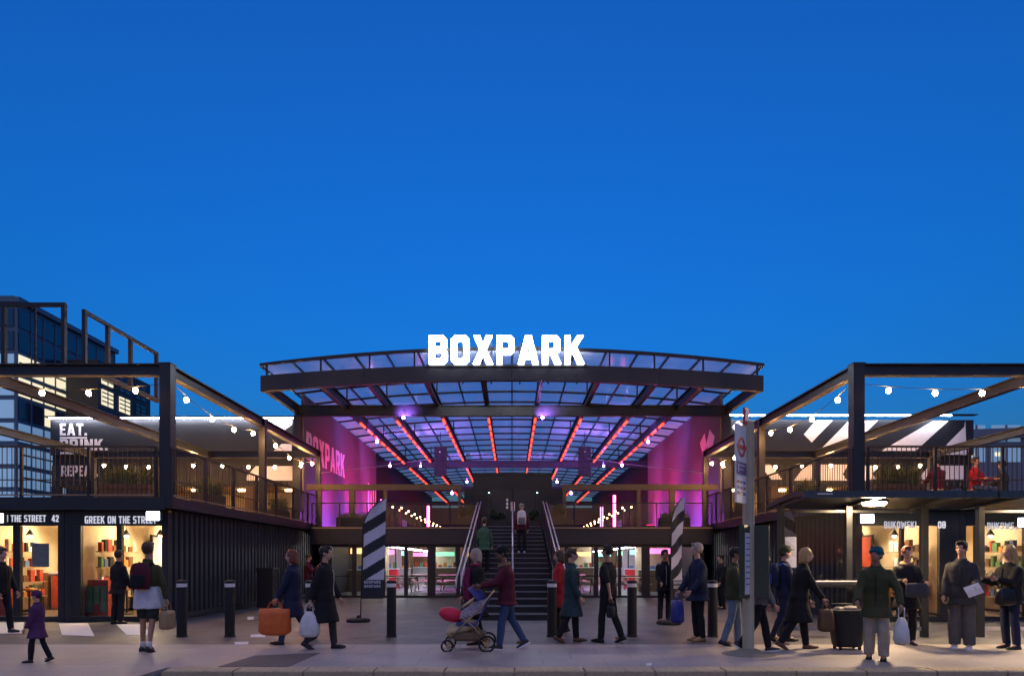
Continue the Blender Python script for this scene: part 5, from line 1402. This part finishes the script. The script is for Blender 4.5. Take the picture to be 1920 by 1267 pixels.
    if apron is not None:    # shirt tied round the waist
        c = MB(); c.loft([[S(p) for p in ring(0,0,pel.z+z, rx, ry)] for z, rx, ry in ((-.22,.22,.175),(-.05,.208,.165),(.06,.196,.152),(.14,.188,.146))])
        c.path([S(pel+Vector((-.12,-.16,.08))), S(pel+Vector((-.15,-.2,-.1))), S(pel+Vector((-.16,-.19,-.25)))], [.03*k,.04*k,.03*k], 8)
        remesh_later(build("tied_shirt", c, apron, t, rel=True), .016, 3, .02)
    return t, (lambda p: (Matrix.Rotation(R(face),3,'Z') @ Vector(p))*1.0 + Vector((X,Y,Z))), dict(arm=arm, pel=pel, k=k, tr=tr)

def backpack(pd, label, m, m2, w=.30, hh=.42, d=.16):
    """sits on the figure's back"""
    t, wfn, info = pd; k = info["k"]; tr = info["tr"]; pel = info["pel"]
    c = tr(pel + Vector((0, .125, .10))); o = wfn(c*k)
    b = thing("backpack", label, "backpack", tuple(o), None, t.rotation_euler.z); rg = []
    for z, sx_, sy_ in ((0,.8,.6),(.03,.97,.9),(.2,1,1),(.34,.95,.85),(.40,.75,.6),(.42,.5,.3)):
        rg.append([(w/2*sx_*math.copysign(abs(math.cos(a))**.5,math.cos(a)), d*.5+d/2*sy_*math.copysign(abs(math.sin(a))**.5,math.sin(a)), z*hh/.42) for a in [2*math.pi*i/20 for i in range(20)]])
    build("bag_body", MB().loft(rg), m, b, rel=True, smooth=True)
    build("pocket", MB().loft([[(w*.38*s_*math.copysign(abs(math.cos(a))**.5,math.cos(a)), d+.0+.03*math.copysign(abs(math.sin(a))**.5,math.sin(a)), z) for a in [2*math.pi*i/16 for i in range(16)]] for z, s_ in ((.04,.9),(.07,1),(.2,1),(.23,.9))]), m2, b, rel=True, smooth=True)
    for s in (-1,1): build("strap", MB().path([(s*.09,.01,.38*hh/.42),(s*.10,-.06,.42*hh/.42),(s*.11,-.18,.36*hh/.42),(s*.12,-.24,.2*hh/.42)], .018, 6), m2, b, rel=True)

BK = cloth("black",(0.016,0.016,0.018)); NV = cloth("navy",(0.018,0.024,0.055)); MR = cloth("maroon",(0.085,0.015,0.028)); CH = cloth("charcoal",(0.045,0.043,0.044)); JN = cloth("jeans",(0.045,0.075,0.15)); LJ = cloth("pale_jeans",(0.15,0.20,0.27))
OL = cloth("olive",(0.06,0.065,0.03)); GR = cloth("grey",(0.16,0.155,0.16)); BG = cloth("beige",(0.40,0.35,0.27)); PU = cloth("purple",(0.09,0.035,0.10)); RD = cloth("red",(0.36,0.02,0.025)); TL = cloth("teal",(0.025,0.05,0.055)); GG = cloth("green",(0.05,0.12,0.07)); WH = cloth("white",(0.62,0.60,0.60)); DG = cloth("dark_green",(0.03,0.04,0.03)); TEALH = cloth("teal_knit",(0.012,0.10,0.13)); BUR = cloth("burgundy",(0.17,0.02,0.07)); FUR = cloth("fur",(0.20,0.14,0.085)); GT = cloth("grey_trouser",(0.12,0.11,0.10))
SB = mat("shoe_black",(0.015,0.014,0.014),.4); SW = mat("shoe_white",(0.66,0.66,0.66),.5); ST_ = mat("shoe_tan",(0.34,0.21,0.09),.55); SBR = mat("shoe_brown",(0.12,0.06,0.03),.5); WHT = mat("sole_white",(0.7,0.7,0.7),.6)
HB = hairm("black",(0.014,0.011,0.010)); HBR = hairm("brown",(0.06,0.035,0.02)); HBL = hairm("blond",(0.42,0.28,0.11)); HG = hairm("grey_blond",(0.34,0.29,0.23)); HR_ = hairm("auburn",(0.15,0.04,0.022))

person("person in black jacket passing the shop window beside the food shop poster", 2, 1186, 1.72, 80, BK, BK, SB, HBR, stride=12)
person("small person in a purple coat and black boots by the kerb", 70, 1241, 1.02, -85, PU, BK, SB, HB, stride=10, hem=.22, loose=.03, hat=("beanie", PU))
W3 = person("person seen from behind in dark shorts with a pale shirt tied round the waist", 277, 1221, 1.74, 178, OL, DG, SB, HBR, skin=1, shorts=.72, socks=WH, apron=WH, stride=5, arm_l=(4,10,14), arm_r=(5,20,10))
p = W3
backpack(p, "dark red backpack on the person in shorts", MR, BK)
person("person in all black standing in the corner shop doorway", 222, 1169, 1.70, 165, BK, BK, SB, HB, skin=1, hem=.1)
person("person in a maroon hooded top beside the far end of the ribbed wall", 578, 1128, 1.70, 95, MR, JN, SB, HB, loose=.03, arm_l=(40,90,5), arm_r=(40,95,5))
W1 = person("person in a navy coat and jeans walking with the orange bag", 548, 1207, 1.66, -88, NV, JN, SB, HR_, style="bob", stride=15, hem=.30, loose=.035, arm_l=(14,6,6), arm_r=(20,8,6))
W2 = person("person in a long black coat holding the white plastic bag", 609, 1216, 1.70, 84, BK, CH, SB, HB, stride=12, hem=.36, loose=.04, arm_l=(-22,8,6), arm_r=(14,14,6))
person("person in a black coat and burgundy scarf beside the pushchair", 893, 1207, 1.66, -62, BK, BK, SB, HG, style="bob", hem=.32, loose=.035, scarf=BUR, stride=6, arm_l=(12,20,6), arm_r=(8,20,6))
person("person in a dark cap and maroon jacket pushing the pushchair", 951, 1216, 1.70, -84, MR, JN, SB, HB, skin=2, hat=("cap", BK), collar=FUR, stride=13, loose=.035, hem=.06, arm_l=(38,42,2), arm_r=(38,42,2), lean=5, soles=WHT)
person("person in a green jacket climbing the steps by the handrail", 908, 1085, 1.66, 176, GG, BK, SB, HBR, Y=20.8, Z=stair_z(20.8), stride=0, hem=.1)
p = person("person in a maroon top climbing the steps with a white backpack", 978, 1048, 1.62, 180, MR, BK, SW, HG, Y=22.9, Z=stair_z(22.9), hat=("cap", GR), loose=.03)
backpack(p, "white backpack on the person climbing the steps", WH, GR, .30, .46)
person("person in a red coat half hidden behind the teal coat", 1049, 1186, 1.66, -95, RD, BK, SB, HBR, style="bob", hem=.28, loose=.03, stride=5)
person("person in a long dark teal coat and brown boots walking past the steps", 1071, 1203, 1.68, 88, TL, BK, SBR, HBR, stride=10, hem=.34, loose=.03)
W8 = person("person in a black T-shirt and trousers walking away with a pouch", 1140, 1203, 1.74, -128, BK, BK, SB, HB, skin=1, sleeves=False, stride=9, arm_l=(12,16,10), arm_r=(-26,14,8))
person("person in a black jacket standing beside the edge-on flag", 1246, 1166, 1.72, 6, BK, BK, SB, HB, skin=1, arm_l=(12,50,4), arm_r=(12,30,6), hem=.06)
W6 = person("person in a navy jacket and tan shoes waiting on the plaza", 1308, 1201, 1.77, -78, NV, BK, ST_, HG, hem=.1, loose=.04, arm_l=(22,14,4), arm_r=(12,34,8), head_t=(0,-10))
person("person in dark clothes far behind by the bar container wall", 1352, 1141, 1.66, -80, BK, BK, SB, HB)
person("person in a grey hoodie and pale jeans behind the bus stop post", 1377, 1210, 1.68, 70, OL, LJ, SB, HB, skin=1, stride=7, loose=.035, arm_l=(20,70,6), arm_r=(20,70,6))
person("person in a grey top and black trousers stepping past the bus stop post", 1424, 1222, 1.62, 88, GR, BK, SB, HBR, stride=16, soles=WHT, lean=4)
W5 = person("person in a long dark coat walking with a brown handbag", 1497, 1217, 1.68, 84, BK, BK, SBR, HBL, style="bob", hem=.34, loose=.035, stride=14, lean=9, arm_l=(26,10,4), arm_r=(14,12,6))
p = person("person in a green cap and navy jacket behind the walker with the brown handbag", 1470, 1203, 1.72, 92, NV, NV, SB, HBR, hat=("cap", OL), stride=11, loose=.03)
backpack(p, "navy backpack on the person in the green cap", NV, BLUEB)
W4 = person("person in a teal beanie, dark green jacket and beige trousers by the kerb", 1643, 1237, 1.66, -30, OL, BG, SB, HB, skin=1, hat=("beanie", TEALH), loose=.035, hem=.16, baggy=.02, stride=4, lean=10, arm_l=(18,30,10), arm_r=(10,16,26), head_t=(-14,-20))
W9 = person("person in a black coat with a fur collar under the bus shelter", 1700, 1208, 1.70, -12, BK, BK, SB, HR_, collar=FUR, hem=.18, loose=.035, arm_l=(22,78,6), arm_r=(22,70,8))
W10 = person("person in a charcoal jacket, grey trousers and white trainers holding a newspaper", 1803, 1216, 1.77, -42, CH, GT, SW, HB, loose=.035, hem=.1, baggy=.03, arm_l=(6,26,8), arm_r=(20,55,10), head_t=(4,-10), soles=WHT)
W7 = person("person in a black jacket and navy jeans looking at a phone", 1893, 1216, 1.70, -82, BK, NV, SB, HBL, style="long", loose=.04, hem=.06, arm_l=(34,70,4), arm_r=(34,72,4), head_t=(8,0))
# things carried: hung from the hand that holds them
def hand(pd, s, f=.085):
    t, wfn, info = pd; sd, el, wr, d2 = info["arm"][s]; return wfn((wr + d2*f)*info["k"])
def hang(pd, s, name, label, cat, w, h, d, m, taper, handle=True, dz=0.0, f=.085):
    q = hand(pd, s, f); return bag(name, label, cat, (q.x, q.y, q.z - (h*.97 + (.15 if handle else 0)) + .025 + dz), w, h, d, m, handle, taper, rz=pd[0].rotation_euler.z + R(90))
BLKL = mat("black_leather",(0.012,0.012,0.013),.35)
hang(W1, 1, "carrier_bag", "big bright orange carrier bag hanging from the hand of the walker in the navy coat", "bag", .56, .46, .2, ORANGE, .92)
hang(W2, -1, "carrier_bag", "white plastic carrier bag held behind the walker in the long black coat", "bag", .34, .42, .16, WPLAS, .35)
hang(W3, -1, "carrier_bag", "tan paper bag held low by the person in shorts", "bag", .30, .30, .16, TAN, .95)
hang(W4, 1, "carrier_bag", "white plastic bag hanging from the hand of the person in the teal beanie", "bag", .34, .38, .2, WPLAS, .3)
hang(W5, -1, "handbag", "brown handbag carried low by the walker passing the shelter", "bag", .26, .36, .14, BRN, .75)
hang(W6, -1, "shoulder_bag", "bright blue bag held by the person in the navy jacket with tan shoes", "bag", .2, .42, .28, BLUEB, .8)
hang(W7, 1, "handbag", "black handbag hanging from the arm of the person looking at the phone", "bag", .34, .28, .15, BLKL, .8, f=-.14)
hang(W8, 1, "shoulder_bag", "small black pouch held by the person in the black T-shirt", "bag", .16, .2, .1, BLACK, .8)
q = (hand(W9,1) + hand(W9,-1))/2
bag("shoulder_bag", "dark grey messenger bag held in front of the person with the fur collar", "bag", (q.x, q.y-.03, q.z-.26), .4, .24, .12, mat("charcoal_bag",(0.04,0.042,0.05),.6), taper=.9, handle=False)
q = hand(W7, 1, .11)
ph = tag(build("phone", MB().box(-.037,.037,-.005,.005,-.07,.07), BLACK), "dark phone held up by the person in navy jeans", "phone"); ph.location = (q.x-.02, q.y, q.z+.03); ph.rotation_euler = (R(-30), 0, R(-82))
q = hand(W10, 1, .12)
np_ = tag(build("newspaper", MB().loft([[(-.11,0,-.09),(.11,0,-.09),(.11,.012,-.09),(-.11,.012,-.09)],[(-.11,-.02,0),(.11,-.02,0),(.11,.0,0),(-.11,.0,0)],[(-.11,0,.09),(.11,0,.09),(.11,.01,.09),(-.11,.01,.09)]]), PAPER), "folded newspaper held by the person in the charcoal jacket", "newspaper")
np_.location = (q.x, q.y-.03, q.z-.02); np_.rotation_euler = (R(-20), R(-24), R(-25))
# diners on the bar deck
for i, (u, yy, m_, lb) in enumerate(((1757,18.6,MR,"diner in a dark red top seated at the bar deck balustrade"),(1828,18.6,RD,"diner in a bright red top seated at the bar deck balustrade"),(1880,19.2,CH,"diner in grey seated further along the bar deck"))):
    person(lb, u, 0, 1.7, (170,20,-150)[i], m_, JN, SB, (HB,HBR,HB)[i], Y=yy, Z=DK, sit=True, arm_l=(30,60,6), arm_r=(30,60,6), group="diners on the bar deck")
    bx_ = U(u,yy); st = thing("stool", "timber stool under the diner " + ("in dark red","in bright red","in grey")[i], "stool", (bx_,yy,DK), "stools on the bar deck")
    build("seat", MB().lathe([(.17,.40),(.18,.42),(.17,.445)], (bx_,yy+.0,DK), 14), PALE_T, st)
    for q in range(4):
        a = math.pi/4+q*math.pi/2; build("leg", MB().bar((bx_+.17*math.cos(a),yy+.17*math.sin(a),DK),(bx_+.11*math.cos(a),yy+.11*math.sin(a),DK+.41),.03,.03), TIMBER, st)

# turn the pending surfaces into plain meshes in one pass
bpy.context.view_layer.update()
dg = bpy.context.evaluated_depsgraph_get()
new = [(o, ex, bpy.data.meshes.new_from_object(o.evaluated_get(dg))) for o, ex in PENDING]
for o, ex, me in new:
    old = o.data; o.modifiers.clear(); o.data = me
    if ex is not None:
        e = bpy.data.meshes.new("tmp"); e.from_pydata(ex.v, [], ex.f); e.polygons.foreach_set("material_index", ex.m)
        e.polygons.foreach_set("use_smooth", [True]*len(e.polygons))
        bm = bmesh.new(); bm.from_mesh(me); bm.from_mesh(e); bm.normal_update(); bm.to_mesh(me); bm.free(); bpy.data.meshes.remove(e)
        me.materials.clear()
        for m_ in old.materials: me.materials.append(m_)
    me.polygons.foreach_set("use_smooth", [True]*len(me.polygons)); me.update()
